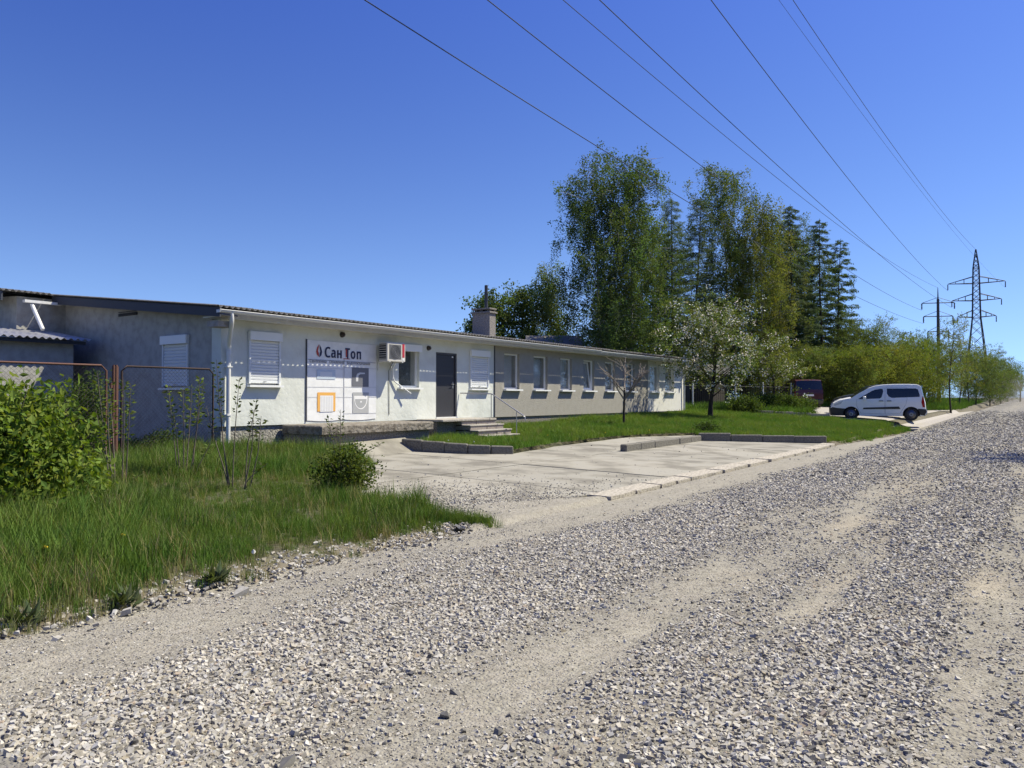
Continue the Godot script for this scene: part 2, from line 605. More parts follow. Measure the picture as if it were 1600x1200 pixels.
# ---------------------------------------------------------------- concrete forecourt and kerbs
func clipped(a: PackedVector2Array, b: PackedVector2Array) -> Array:
	return Geometry2D.intersect_polygons(a, b)

func ccw(poly: PackedVector2Array) -> PackedVector2Array:
	if Geometry2D.is_polygon_clockwise(poly):
		poly.reverse()
	return poly

func build_pad() -> void:
	var pad := Node3D.new()
	pad.name = "concrete_pavement"
	add_child(pad)
	pad.set_meta("kind", "structure")
	var rows := [7.0, 11.5, 14.4, 17.6, 20.6, 23.4, 29.0]
	var cols := [-14.2, -9.55, -6.06]
	var k := 0
	for i in cols.size() - 1:
		for j in rows.size() - 1:
			var x0: float = cols[i] + 0.011; var x1: float = cols[i + 1] - 0.011
			var s0: float = rows[j] + 0.011; var s1: float = rows[j + 1] - 0.011
			# break long cells so that the slab follows the slope
			for piece in clipped(PackedVector2Array([Vector2(x0, s0), Vector2(x1, s0), Vector2(x1, s1), Vector2(x0, s1)]), PAD):
				if piece.size() < 3:
					continue
				var g := Geo.new()
				var lift := R(-0.008, 0.008)
				var fine := [piece]
				if i == 0 and s1 > 17.0:
					fine = []
					for m in 8:
						fine.append_array(clipped(piece, PackedVector2Array([Vector2(x0, lerpf(s0, s1, m / 8.0)), Vector2(x1, lerpf(s0, s1, m / 8.0)), Vector2(x1, lerpf(s0, s1, (m + 1) / 8.0)), Vector2(x0, lerpf(s0, s1, (m + 1) / 8.0))])))
				for f in fine:
					g.prism(ccw(f), -0.12, 0.0, func(p: Vector2, h: float) -> Vector3: return P(p.x, p.y, pad_y(p.x, p.y) + h + lift))
				obj("slab", g, M.slab if k % 2 == 0 else M.slab_b, pad)
				k += 1
	# pale flush edge stones along the road, cracked and slightly out of line
	var s := 11.0
	while s < 27.7:
		var l := R(0.75, 1.35)
		var off := R(-0.035, 0.035)
		var g := Geo.new()
		var y := R(-0.004, 0.014)
		var j := [R(-0.03, 0.03), R(-0.03, 0.03), R(-0.02, 0.02), R(-0.02, 0.02)]
		var poly := PackedVector2Array([Vector2(-6.04 + off, s + 0.012), Vector2(-5.64 + off + j[2], s + 0.012 + j[0]), Vector2(-5.63 + off + j[3], s + l * 0.5), Vector2(-5.66 + off + j[3], s + l - 0.012 + j[1]), Vector2(-6.04 + off, s + l - 0.012)])
		g.prism(ccw(poly), -0.10, 0.0, func(p: Vector2, h: float) -> Vector3: return P(p.x, p.y, pad_y(p.x, p.y) + 0.006 + y + h))
		obj("edge_stone", g, M.edge_stone, pad)
		s += l
	# kerbs: runs of separate stones
	kerb_run("curved kerb of dark concrete stones holding the small lawn before the steps", [Vector2(-13.75, 15.05), Vector2(-13.15, 15.18), Vector2(-12.55, 15.36), Vector2(-11.98, 15.58), Vector2(-11.55, 15.95), Vector2(-11.16, 16.40)], 0.32, 0.14, 0.95, 0.20)
	kerb_run("straight kerb of grey concrete stones beside the walkway, parallel to the gravel road", [Vector2(-9.5, 19.4), Vector2(-9.62, 25.5)], 0.21, 0.2, 1.0)
	kerb_run("straight kerb of dark concrete stones closing the far end of the forecourt", [Vector2(-9.66, 25.62), Vector2(-6.0, 27.95)], 0.24, 0.14, 1.0)
	kerb_run("short broken kerb stump of concrete under the rose bush", [Vector2(-10.2, 9.95), Vector2(-11.3, 11.35)], 0.13, 0.18, 0.75)

func kerb_run(label: String, line: Array, high: float, wide: float, each: float, high_end := -1.0) -> void:
	var t := thing("kerb", label, "kerb", P(line[0].x, line[0].y, 0), 0.0, "kerbs round the forecourt")
	for i in line.size() - 1:
		var a: Vector2 = line[i]
		var b: Vector2 = line[i + 1]
		var count := maxi(1, roundi(a.distance_to(b) / each))
		for k in count:
			var p := a.lerp(b, (k + 0.004) / count)
			var q := a.lerp(b, (k + 0.996) / count)
			var d := (q - p).normalized()
			var o := Vector2(-d.y, d.x) * wide * 0.5
			p += Vector2(R(-0.012, 0.012), R(-0.012, 0.012))
			var h := (high if high_end < 0.0 else lerpf(high, high_end, (i + float(k) / count) / (line.size() - 1))) + R(-0.005, 0.005)
			var g := Geo.new()
			var l := p.distance_to(q)
			g.bevel_box(Vector3(-wide * 0.5, -0.2, 0), Vector3(wide * 0.5, h, l), 0.022)
			if high_end >= 0.0:
				var drop := (high - high_end) / (line.size() - 1) / count
				for m in g.v.size():
					if g.v[m].y > 0.0:
						g.v[m].y -= drop * g.v[m].z / l
			var st := obj("kerb_stone", g, M.kerb, t)
			st.position = P(p.x, p.y, minf(pad_y(p.x + o.x * 2.5, p.y + o.y * 2.5), pad_y(p.x - o.x * 2.5, p.y - o.y * 2.5))) - t.position
			st.rotation.y = atan2(d.x, -d.y)
			st.rotation.z = R(-0.012, 0.012)

# ---------------------------------------------------------------- the long building
const FLOOR_Y := 0.98
const EAVE_Y := 3.55
const ROOF_SLOPE := 0.107
const ROOF_LOW := -14.76       # x of the roof's lower edge

func roof_y(x: float) -> float:
	return EAVE_Y + 0.07 + (ROOF_LOW - x) * ROOF_SLOPE if x > -27.5 else EAVE_Y + 0.07 + (ROOF_LOW + 27.5) * ROOF_SLOPE - (-27.5 - x) * ROOF_SLOPE

# a wall in the plane x = WALL_X with openings [s0, s1, y0, y1]
func pierced_wall(called: String, s0: float, s1: float, y0: float, y1: float, face: float, thick: float, holes: Array, m: Material, parent: Node) -> void:
	var g := Geo.new()
	var cuts := [s0]
	for h in holes:
		cuts.append(h[0]); cuts.append(h[1])
	cuts.append(s1)
	for i in cuts.size() - 1:
		var a: float = cuts[i]
		var b: float = cuts[i + 1]
		if b - a < 0.001:
			continue
		if i % 2 == 0:
			g.box(Vector3(face - thick, y0, -b), Vector3(face, y1, -a))
		else:
			var h: Array = holes[i / 2]
			if h[2] > y0 + 0.001:
				g.box(Vector3(face - thick, y0, -b), Vector3(face, h[2], -a))
			g.box(Vector3(face - thick, h[3], -b), Vector3(face, y1, -a))
	obj(called, g, m, parent)

# a window built in its own axes: origin at the opening's lower middle on the wall face, +z out of the wall, x along it
func window(parent: Node, at: Vector3, turn: float, w: float, h: float, style: String, cover: Material) -> void:
	var root := Node3D.new()
	root.name = "window"
	parent.add_child(root, true)
	root.position = at - (parent as Node3D).position
	root.rotation.y = turn
	var f := 0.055
	var back := -0.10
	var g := Geo.new()
	g.box(Vector3(-w / 2 + 0.001, 0.001, back - 0.06), Vector3(-w / 2 + f, h - 0.001, back))
	g.box(Vector3(w / 2 - f, 0.001, back - 0.06), Vector3(w / 2 - 0.001, h - 0.001, back))
	g.box(Vector3(-w / 2 + f, h - f, back - 0.06), Vector3(w / 2 - f, h - 0.001, back))
	g.box(Vector3(-w / 2 + f, 0.001, back - 0.06), Vector3(w / 2 - f, f, back))
	obj("frame", g, M.white, root)
	if style != "shut":
		var gp := Geo.new()
		gp.quad(Vector3(-w / 2 + f, f, back - 0.03), Vector3(-w / 2 + f, h - f, back - 0.03), Vector3(w / 2 - f, h - f, back - 0.03), Vector3(w / 2 - f, f, back - 0.03))
		if style == "tilted":
			var tilt := Transform3D(Basis(Vector3(1, 0, 0), -0.13), Vector3(0, f, back - 0.03))
			var gs := Geo.new()
			var w2 := w / 2 - f
			var h2 := h - 2 * f
			gs.box(Vector3(-w2, 0, -0.05), Vector3(-w2 + 0.06, h2, 0))
			gs.box(Vector3(w2 - 0.06, 0, -0.05), Vector3(w2, h2, 0))
			gs.box(Vector3(-w2 + 0.06, h2 - 0.06, -0.05), Vector3(w2 - 0.06, h2, 0))
			gs.box(Vector3(-w2 + 0.06, 0, -0.05), Vector3(w2 - 0.06, 0.06, 0))
			obj("tilted_sash", gs, M.white, root).transform = tilt
			var gq := Geo.new()
			gq.quad(Vector3(-w2 + 0.06, 0.06, -0.025), Vector3(-w2 + 0.06, h2 - 0.06, -0.025), Vector3(w2 - 0.06, h2 - 0.06, -0.025), Vector3(w2 - 0.06, 0.06, -0.025))
			obj("pane", gq, M.glass, root).transform = tilt
		else:
			obj("pane", gp, M.glass, root)
		if cover:
			var gb := Geo.new()
			var n := 22
			for i in n:
				var y0 := f + (h - 2 * f) * i / n
				var y1 := f + (h - 2 * f) * (i + 1) / n
				gb.quad(Vector3(-w / 2 + f, y0, back - 0.20), Vector3(-w / 2 + f, y1, back - 0.212), Vector3(w / 2 - f, y1, back - 0.212), Vector3(w / 2 - f, y0, back - 0.20))
			obj("blind", gb, cover, root)
	if style == "shut" or style == "boxed":
		# roller shutter: box on top, guide rails, slatted curtain
		var bh := 0.19
		boxed("shutter_box", Vector3(-w / 2 - 0.03, h - bh, 0.002), Vector3(w / 2 + 0.03, h + 0.02, 0.11), M.white, root, 0.015)
		if style == "shut":
			for e in [-1.0, 1.0]:
				boxed("guide_rail", Vector3(e * w / 2 - 0.025 - e * 0.01, 0.03, 0.002), Vector3(e * w / 2 + 0.025 - e * 0.01, h - bh - 0.002, 0.05), M.shutter, root)
			var gc := Geo.new()
			var n := int((h - bh) / 0.075)
			for i in n:
				var y0 := 0.04 + (h - bh - 0.04) * i / n
				var y1 := 0.04 + (h - bh - 0.04) * (i + 1) / n
				var a := -w / 2 + 0.03
				var b := w / 2 - 0.03
				var d := (y1 - y0) * 0.5
				gc.quad(Vector3(a, y0, 0.002), Vector3(a, y0 + d * 0.35, 0.022), Vector3(b, y0 + d * 0.35, 0.022), Vector3(b, y0, 0.002))
				gc.quad(Vector3(a, y0 + d * 0.35, 0.022), Vector3(a, y1 - d * 0.45, 0.026), Vector3(b, y1 - d * 0.45, 0.026), Vector3(b, y0 + d * 0.35, 0.022))
				gc.quad(Vector3(a, y1 - d * 0.45, 0.026), Vector3(a, y1, 0.002), Vector3(b, y1, 0.002), Vector3(b, y1 - d * 0.45, 0.026))
			obj("shutter_curtain", gc, M.shutter, root)
			boxed("shutter_handle", Vector3(-0.04, 0.07, 0.02), Vector3(0.04, 0.09, 0.045), M.steel, root)
	var gs2 := Geo.new()
	gs2.box(Vector3(-w / 2 - 0.05, -0.055, -0.09), Vector3(w / 2 + 0.05, -0.003, 0.13))
	obj("sill", gs2, M.white, root)

func spot(px0: float, px1: float, py0: float, py1: float) -> Array:
	var a := on_wall(px0, py1)
	var b := on_wall(px1, py1)
	var c := on_wall(px0, py0)
	return [-a.z, -b.z, (a.y + b.y) / 2, c.y]

func corrugated(g: Geo, x0: float, x1: float, s0: float, s1: float, yf: Callable, wave: float, amp: float, steps := 8, thick := 0.008) -> void:
	var n := maxi(2, roundi((s1 - s0) / wave * steps))
	var xs := [x0, x1]
	for i in n:
		var sa := lerpf(s0, s1, float(i) / n)
		var sb := lerpf(s0, s1, float(i + 1) / n)
		var ha := amp * sin(TAU * sa / wave)
		var hb := amp * sin(TAU * sb / wave)
		var y0a: float = yf.call(x0); var y1a: float = yf.call(x1)
		var a := P(x0, sa, y0a + ha); var b := P(x0, sb, y0a + hb)
		var c := P(x1, sb, y1a + hb); var d := P(x1, sa, y1a + ha)
		var dn := Vector3(0, -thick, 0)
		g.quad(a, d, c, b)
		g.quad(a + dn, b + dn, c + dn, d + dn)
		g.quad(a, b, b + dn, a + dn)
		g.quad(d, d + dn, c + dn, c)

func build_building() -> void:
	var b := thing("commercial_building", "long single-storey grey and white plastered building with corrugated roof and shuttered windows", "building", P(WALL_X, 10.7, 0))
	var o := b.position
	var top := EAVE_Y - 0.16
	# openings, from the photograph onto the wall plane
	var w1 := spot(388, 436, 527, 600)
	var w2 := spot(623, 655, 547, 604)
	var dr := spot(681, 714, 550, 652)
	dr[2] = FLOOR_Y
	var w3 := spot(734, 762, 553, 607)
	var grey := [spot(787, 811, 558, 607), spot(833, 855, 561, 608), spot(875, 893, 564, 609), spot(911, 928, 567, 610), spot(945, 960, 570, 611), spot(977, 991, 572, 612)]
	var white := [spot(1015, 1030, 573, 613), spot(1039, 1053, 575, 614)]
	var level := 0.0
	for q in grey + white + [w3, w2, w1]:
		level += (q[2] as float) / 11.0
	for q in grey + white + [w3, w2, w1]:
		q[2] = level
		q[3] = clampf(q[3], level + 1.25, level + 1.42)
	var s_a := -on_wall(773, 600).z
	var s_b := -on_wall(1012, 600).z
	var s_end := -on_wall(1067, 600).z
	pierced_wall("wall", 10.7, s_a, FLOOR_Y - 0.03, top, 0.0 + WALL_X, 0.35, [w1, w2, dr, w3], M.plaster, self)
	pierced_wall("wall", s_a, s_b, FLOOR_Y - 0.03, top, WALL_X + 0.02, 0.37, grey, M.plaster_grey, self)
	pierced_wall("wall", s_b, s_end, FLOOR_Y - 0.03, top, WALL_X + 0.012, 0.362, white, M.plaster_white, self)
	var plinths := [[10.73, s_a, M.plinth, -0.05], [s_a, s_end - 0.03, M.concrete_dark, -0.03]]
	for q in plinths:
		boxed("plinth", P(WALL_X - 0.35, q[0], -0.3), P(WALL_X + q[3], q[1], FLOOR_Y - 0.03), q[2], self)
	# gable wall that faces the camera, with its own shuttered window and vent
	var gw0 := on_end(256, 606, 10.7)
	var gw1 := on_end(295, 606, 10.7)
	var gt := on_end(256, 527, 10.7)
	var g := Geo.new()
	var hx := [gw0.x, gw1.x]
	var base := -0.3
	var xw := -22.4
	var wall_top := func(x: float) -> float: return roof_y(x) - 0.12
	var slice := func(x0: float, x1: float, lo: float, hi0: float, hi1: float) -> void:
		g.hexa([P(x0, 10.7, lo), P(x1, 10.7, lo), P(x1, 11.05, lo), P(x0, 11.05, lo), P(x0, 10.7, hi0), P(x1, 10.7, hi1), P(x1, 11.05, hi1), P(x0, 11.05, hi0)])
	slice.call(xw, hx[0], base, wall_top.call(xw), wall_top.call(hx[0]))
	slice.call(hx[0], hx[1], base, gw0.y, gw0.y)
	slice.call(hx[0], hx[1], gt.y, wall_top.call(hx[0]), wall_top.call(hx[1]))
	slice.call(hx[1], WALL_X - 0.352, base, wall_top.call(hx[1]), wall_top.call(WALL_X))
	obj("end_wall", g, M.plaster_end, self)
	# far end wall and back wall
	g = Geo.new()
	g.hexa([P(-30, s_end - 0.33, base), P(WALL_X - 0.34, s_end - 0.33, base), P(WALL_X - 0.34, s_end - 0.03, base), P(-30, s_end - 0.03, base),
		P(-30, s_end - 0.33, roof_y(-30) - 0.12), P(WALL_X - 0.34, s_end - 0.33, roof_y(WALL_X) - 0.12), P(WALL_X - 0.34, s_end - 0.03, roof_y(WALL_X) - 0.12), P(-30, s_end - 0.03, roof_y(-30) - 0.12)])
	g.box(P(-30.3, s_end, base), P(-30.0, 10.7, roof_y(-30) - 0.12) + Vector3(0, 0, 0))
	obj("back_wall", g, M.plaster_end, self)
	# floor inside and a dark room behind the glass
	boxed("inner_floor", P(-29.9, s_end - 0.4, base), P(WALL_X - 0.4, 11.1, FLOOR_Y), M.room, self)
	# roof sheets, each one laid from the eave to the ridge and down behind
	var s := 10.2
	while s < s_end + 0.4:
		var e := minf(s + 1.05, s_end + 0.45)
		var gr := Geo.new()
		var lift := R(-0.004, 0.006)
		var yf := func(x: float) -> float: return roof_y(x) + lift
		var low := ROOF_LOW + R(-0.004, 0.004)
		corrugated(gr, low, -27.5, s + 0.004, e - 0.004, yf, 0.15, 0.026)
		corrugated(gr, -27.5, -31.0, s + 0.004, e - 0.004, yf, 0.15, 0.026)
		obj("roof_sheet", gr, M.slate, self)
		s = e
	# eave: soffit board, fascia, gutter with brackets
	boxed("soffit", P(WALL_X - 0.1, 10.3, top), P(-14.933, s_end + 0.35, top + 0.03), M.cream_metal, self)
	boxed("fascia", P(-14.93, 10.3, top - 0.005), P(-14.90, s_end + 0.35, EAVE_Y + 0.03), M.cream_metal, self)
	for seg in [[10.22, 28.0, 0.0], [28.02, s_end + 0.4, -0.03]]:
		var gg := Geo.new()
		var cx := -14.727
		var cy: float = EAVE_Y - 0.015 + seg[2]
		var rr := 0.066
		for k in 8:
			var t0 := PI + PI * k / 8.0
			var t1 := PI + PI * (k + 1) / 8.0
			for q in [[rr, 1], [rr - 0.006, -1]]:
				var p0 := P(cx + q[0] * cos(t0), seg[0], cy + q[0] * sin(t0))
				var p1 := P(cx + q[0] * cos(t1), seg[0], cy + q[0] * sin(t1))
				var l := Vector3(0, 0, -(seg[1] - seg[0]))
				if q[1] > 0:
					gg.quad(p0, p0 + l, p1 + l, p1)
				else:
					gg.quad(p0, p1, p1 + l, p0 + l)
		gg.tube([P(cx + rr, seg[0], cy), P(cx + rr, seg[1], cy)], [0.009, 0.009], 6)
		gg.box(P(cx - rr, seg[0] + 0.006, cy - rr), P(cx + rr, seg[0], cy))
		obj("gutter", gg, M.white_metal, self)
	var sb := 10.7
	while sb < s_end:
		boxed("gutter_bracket", P(-14.898, sb - 0.012, EAVE_Y - 0.10), P(-14.72, sb + 0.012, EAVE_Y - 0.087), M.white_metal, self)
		sb += 1.4
	# barge board along the gable's roof edge
	g = Geo.new()
	for q in [[-14.7, -22.2]]:
		var x0: float = q[1]
		var x1: float = q[0]
		g.hexa([P(x0, 10.24, roof_y(x0) - 0.25), P(x1, 10.24, roof_y(x1) - 0.24), P(x1, 10.28, roof_y(x1) - 0.24), P(x0, 10.28, roof_y(x0) - 0.25),
			P(x0, 10.24, roof_y(x0) - 0.035), P(x1, 10.24, roof_y(x1) - 0.035), P(x1, 10.28, roof_y(x1) - 0.035), P(x0, 10.28, roof_y(x0) - 0.035)])
		g.hexa([P(x0, 10.28, roof_y(x0) - 0.20), P(x1, 10.28, roof_y(x1) - 0.20), P(x1, 10.7, roof_y(x1) - 0.20), P(x0, 10.7, roof_y(x0) - 0.20),
			P(x0, 10.28, roof_y(x0) - 0.17), P(x1, 10.28, roof_y(x1) - 0.17), P(x1, 10.7, roof_y(x1) - 0.17), P(x0, 10.7, roof_y(x0) - 0.17)])
	obj("barge_board", g, M.fascia, self)
	boxed("beam_end", P(-15.25, 10.30, 3.18), P(-14.85, 10.69, 3.31), M.concrete, self)
	# vent in the gable
	var va := on_end(186, 495, 10.7)
	var vb := on_end(215, 488, 10.7)
	var vent := Node3D.new()
	vent.name = "vent"
	b.add_child(vent)
	vent.position = va - o
	boxed("vent_frame", Vector3(0, 0, 0.0), Vector3(vb.x - va.x, vb.y - va.y, 0.02), M.dark, vent)
	for i in 3:
		boxed("louvre", Vector3(0.02, 0.015 + 0.04 * i, 0.02), Vector3(vb.x - va.x - 0.02, 0.03 + 0.04 * i, 0.035), M.fascia, vent)
	# chimney
	var c0 := at_depth(738, 530, 29.0)
	var chx := c0.x
	var chs := -c0.z
	var chy := at_depth(752, 484, 29.0).y
	var chb := Node3D.new()
	chb.name = "chimney"
	b.add_child(chb)
	chb.position = Vector3(chx, roof_y(chx) - 0.3, -chs) - o
	var ch := chy - roof_y(chx) + 0.3
	boxed("chimney_stack", Vector3(0, 0, -0.40), Vector3(0.80, ch - 0.16, 0), M.brick_chimney, chb, 0.01)
	boxed("chimney_cap", Vector3(-0.05, ch - 0.16, -0.45), Vector3(0.85, ch - 0.10, 0.05), M.concrete_dark, chb, 0.01)
	for q in [[0.04, -0.1], [0.3, -0.1], [0.62, -0.1], [0.62, -0.34], [0.1, -0.34]]:
		boxed("cap_block", Vector3(q[0], ch - 0.10, q[1] - 0.1), Vector3(q[0] + 0.12, ch - 0.02, q[1] + 0.02), M.concrete_dark, chb)
	boxed("cap_plate", Vector3(-0.03, ch - 0.02, -0.43), Vector3(0.83, ch + 0.03, 0.03), M.concrete_dark, chb, 0.008)
	g = Geo.new()
	var pt := at_depth(760, 448, 29.3).y - (roof_y(chx) - 0.3)
	g.tube([Vector3(0.5, ch - 0.1, -0.2), Vector3(0.5, pt - 0.02, -0.2), Vector3(0.5, pt, -0.2)], [0.062, 0.062, 0.055], 12)
	g.tube([Vector3(0.5, pt - 0.35, -0.2), Vector3(0.5, pt - 0.31, -0.2)], [0.072, 0.072], 12)
	obj("flue_pipe", g, M.lattice, chb)
	# wing beyond the gable, flush with the same roof plane
	g = Geo.new()
	g.hexa([P(-33, 9.45, base), P(xw, 9.45, base), P(xw, 10.9, base), P(-33, 10.9, base), P(-33, 9.45, roof_y(-27.5) - 0.2), P(xw, 9.45, roof_y(xw) - 0.12), P(xw, 10.9, roof_y(xw) - 0.12), P(-33, 10.9, roof_y(-27.5) - 0.2)])
	obj("wing_wall", g, M.plaster_end, self)
	g = Geo.new()
	corrugated(g, -22.0, -27.5, 8.9, 10.19, func(x: float) -> float: return roof_y(x) + 0.02, 0.15, 0.026)
	obj("roof_sheet", g, M.slate, self)
	g = Geo.new()
	g.hexa([P(-28, 8.93, roof_y(-28) - 0.30), P(-22.05, 8.93, roof_y(-22.05) - 0.27), P(-22.05, 8.97, roof_y(-22.05) - 0.27), P(-28, 8.97, roof_y(-28) - 0.3), P(-28, 8.93, roof_y(-28) - 0.03), P(-22.05, 8.93, roof_y(-22.05) - 0.03), P(-22.05, 8.97, roof_y(-22.05) - 0.03), P(-28, 8.97, roof_y(-28) - 0.03)])
	obj("barge_board", g, M.fascia, self)
	g = Geo.new()
	var ga := on_wall(37, 468, -21.95)
	var gb := on_wall(95, 473, -21.95)
	g.box(Vector3(-22.02, ga.y - 0.07, gb.z), Vector3(-21.88, ga.y, ga.z))
	obj("gutter", g, M.white_metal, self)
	var dp := ga + Vector3(0, -0.1, -0.2)
	g = Geo.new()
	var dq := Vector3(-21.45, on_wall(67, 515, -21.45).y, on_wall(67, 515, -21.45).z)
	g.tube([dp, dp + Vector3(0.02, -0.08, -0.02), dq], [0.05, 0.05, 0.05], 10)
	obj("downpipe", g, M.white_metal, self)
	# main downpipe at the corner
	var ds := -on_wall(357, 600, WALL_X + 0.09).z
	g = Geo.new()
	g.tube([P(-14.727, ds - 0.28, EAVE_Y - 0.06), P(-14.727, ds - 0.27, EAVE_Y - 0.22), P(-14.78, ds - 0.24, EAVE_Y - 0.30), P(WALL_X + 0.14, ds - 0.03, EAVE_Y - 0.72), P(WALL_X + 0.09, ds, EAVE_Y - 0.85), P(WALL_X + 0.09, ds, 0.42)], [0.05, 0.05, 0.05, 0.05, 0.05, 0.05], 12)
	g.tube([P(WALL_X + 0.09, ds, EAVE_Y - 0.88), P(WALL_X + 0.09, ds, EAVE_Y - 0.98)], [0.057, 0.057], 12)
	obj("downpipe", g, M.white_metal, self)
	for y in [2.3, 1.2]:
		boxed("pipe_clamp", P(WALL_X, ds - 0.065, y), P(WALL_X + 0.15, ds + 0.065, y + 0.03), M.white_metal, self)
	g = Geo.new()
	g.tube([P(-14.66, s_end + 0.2, EAVE_Y - 0.08), P(-14.7, s_end + 0.18, EAVE_Y - 0.3), P(WALL_X + 0.12, s_end - 0.1, EAVE_Y - 0.75), P(WALL_X + 0.1, s_end - 0.1, 0.85)], [0.05, 0.05, 0.05, 0.05], 10)
	obj("downpipe", g, M.white_metal, self)
	# vertical trim strip between the white and the grey part
	boxed("trim_strip", P(WALL_X + 0.001, s_a - 0.05, FLOOR_Y - 0.03), P(WALL_X + 0.03, s_a - 0.01, top), M.door_frame, self)
	# gather everything made so far under the building
	for child in get_children():
		if child is MeshInstance3D and not child.has_meta("kind") and not child.has_meta("label"):
			remove_child(child)
			child.name = (child.name as String).rstrip("0123456789").rstrip("_")
			b.add_child(child, true)
			child.position -= o
	# windows
	var quarter := PI / 2
	var mid := func(q: Array) -> Vector3: return P(WALL_X, (q[0] + q[1]) / 2, q[2])
	window(b, mid.call(w1), quarter, w1[1] - w1[0], w1[3] - w1[2], "shut", null)
	window(b, mid.call(w2), quarter, w2[1] - w2[0], w2[3] - w2[2], "boxed", null)
	window(b, mid.call(w3), quarter, w3[1] - w3[0], w3[3] - w3[2], "shut", null)
	for i in grey.size():
		window(b, (mid.call(grey[i]) as Vector3) + Vector3(0.02, 0, 0), quarter, grey[i][1] - grey[i][0], grey[i][3] - grey[i][2], "tilted" if i == 3 else "plain", M.blind if i % 2 == 0 else M.blind_b)
	for q in white:
		window(b, (mid.call(q) as Vector3) + Vector3(0.012, 0, 0), quarter, q[1] - q[0], q[3] - q[2], "plain", M.blind_b)
	window(b, Vector3((gw0.x + gw1.x) / 2, gw0.y, -10.7), 0.0, gw1.x - gw0.x, gt.y - gw0.y, "shut", null)
	# door
	var door := Node3D.new()
	door.name = "door"
	b.add_child(door)
	door.position = P(WALL_X, (dr[0] + dr[1]) / 2, FLOOR_Y) - o
	door.rotation.y = quarter
	var dw: float = dr[1] - dr[0]
	var dh: float = dr[3] - FLOOR_Y
	g = Geo.new()
	g.box(Vector3(-dw / 2 + 0.001, 0, -0.14), Vector3(-dw / 2 + 0.06, dh - 0.001, -0.02))
	g.box(Vector3(dw / 2 - 0.06, 0, -0.14), Vector3(dw / 2 - 0.001, dh - 0.001, -0.02))
	g.box(Vector3(-dw / 2 + 0.06, dh - 0.06, -0.14), Vector3(dw / 2 - 0.06, dh - 0.001, -0.02))
	obj("door_frame", g, M.door_frame, door)
	boxed("door_leaf", Vector3(-dw / 2 + 0.065, 0.03, -0.11), Vector3(dw / 2 - 0.065, dh - 0.065, -0.055), M.door, door, 0.006)
	boxed("handle_plate", Vector3(dw / 2 - 0.17, 0.93, -0.055), Vector3(dw / 2 - 0.13, 1.14, -0.045), M.steel, door)
	g = Geo.new()
	g.tube([Vector3(dw / 2 - 0.15, 1.06, -0.05), Vector3(dw / 2 - 0.15, 1.06, 0.0), Vector3(dw / 2 - 0.28, 1.06, 0.005)], [0.011, 0.011, 0.009], 8)
	obj("handle", g, M.steel, door)
	boxed("peephole", Vector3(dw / 2 - 0.2, 1.9, -0.055), Vector3(dw / 2 - 0.14, 1.95, -0.045), M.white, door)
	boxed("threshold", Vector3(-dw / 2, -0.02, -0.3), Vector3(dw / 2, 0.03, 0.03), M.white_metal, door)
	build_entrance(dr)
	build_banner()
	build_air_conditioner()
	# small wall lamp beside the window and camera under the eave
	for q in [[669, 544, "small dark wall lamp beside the entrance door"], [534, 523, "small dark lamp fixed under the eave above the advertising banner"]]:
		var at := on_wall(q[0], q[1])
		var t := thing("wall_lamp", q[2], "lamp", at, 0.0, "small lamps on the front wall")
		var gl := Geo.new()
		gl.tube([Vector3(0, 0, 0), Vector3(0.03, 0, 0)], [0.075, 0.075], 12)
		obj("lamp_base", gl, M.black_plastic, t)
		gl = Geo.new()
		gl.tube([Vector3(0.03, 0, 0), Vector3(0.08, 0, 0), Vector3(0.11, 0, 0)], [0.068, 0.06, 0.025], 12)
		obj("lamp_cover", gl, M.insulator, t)

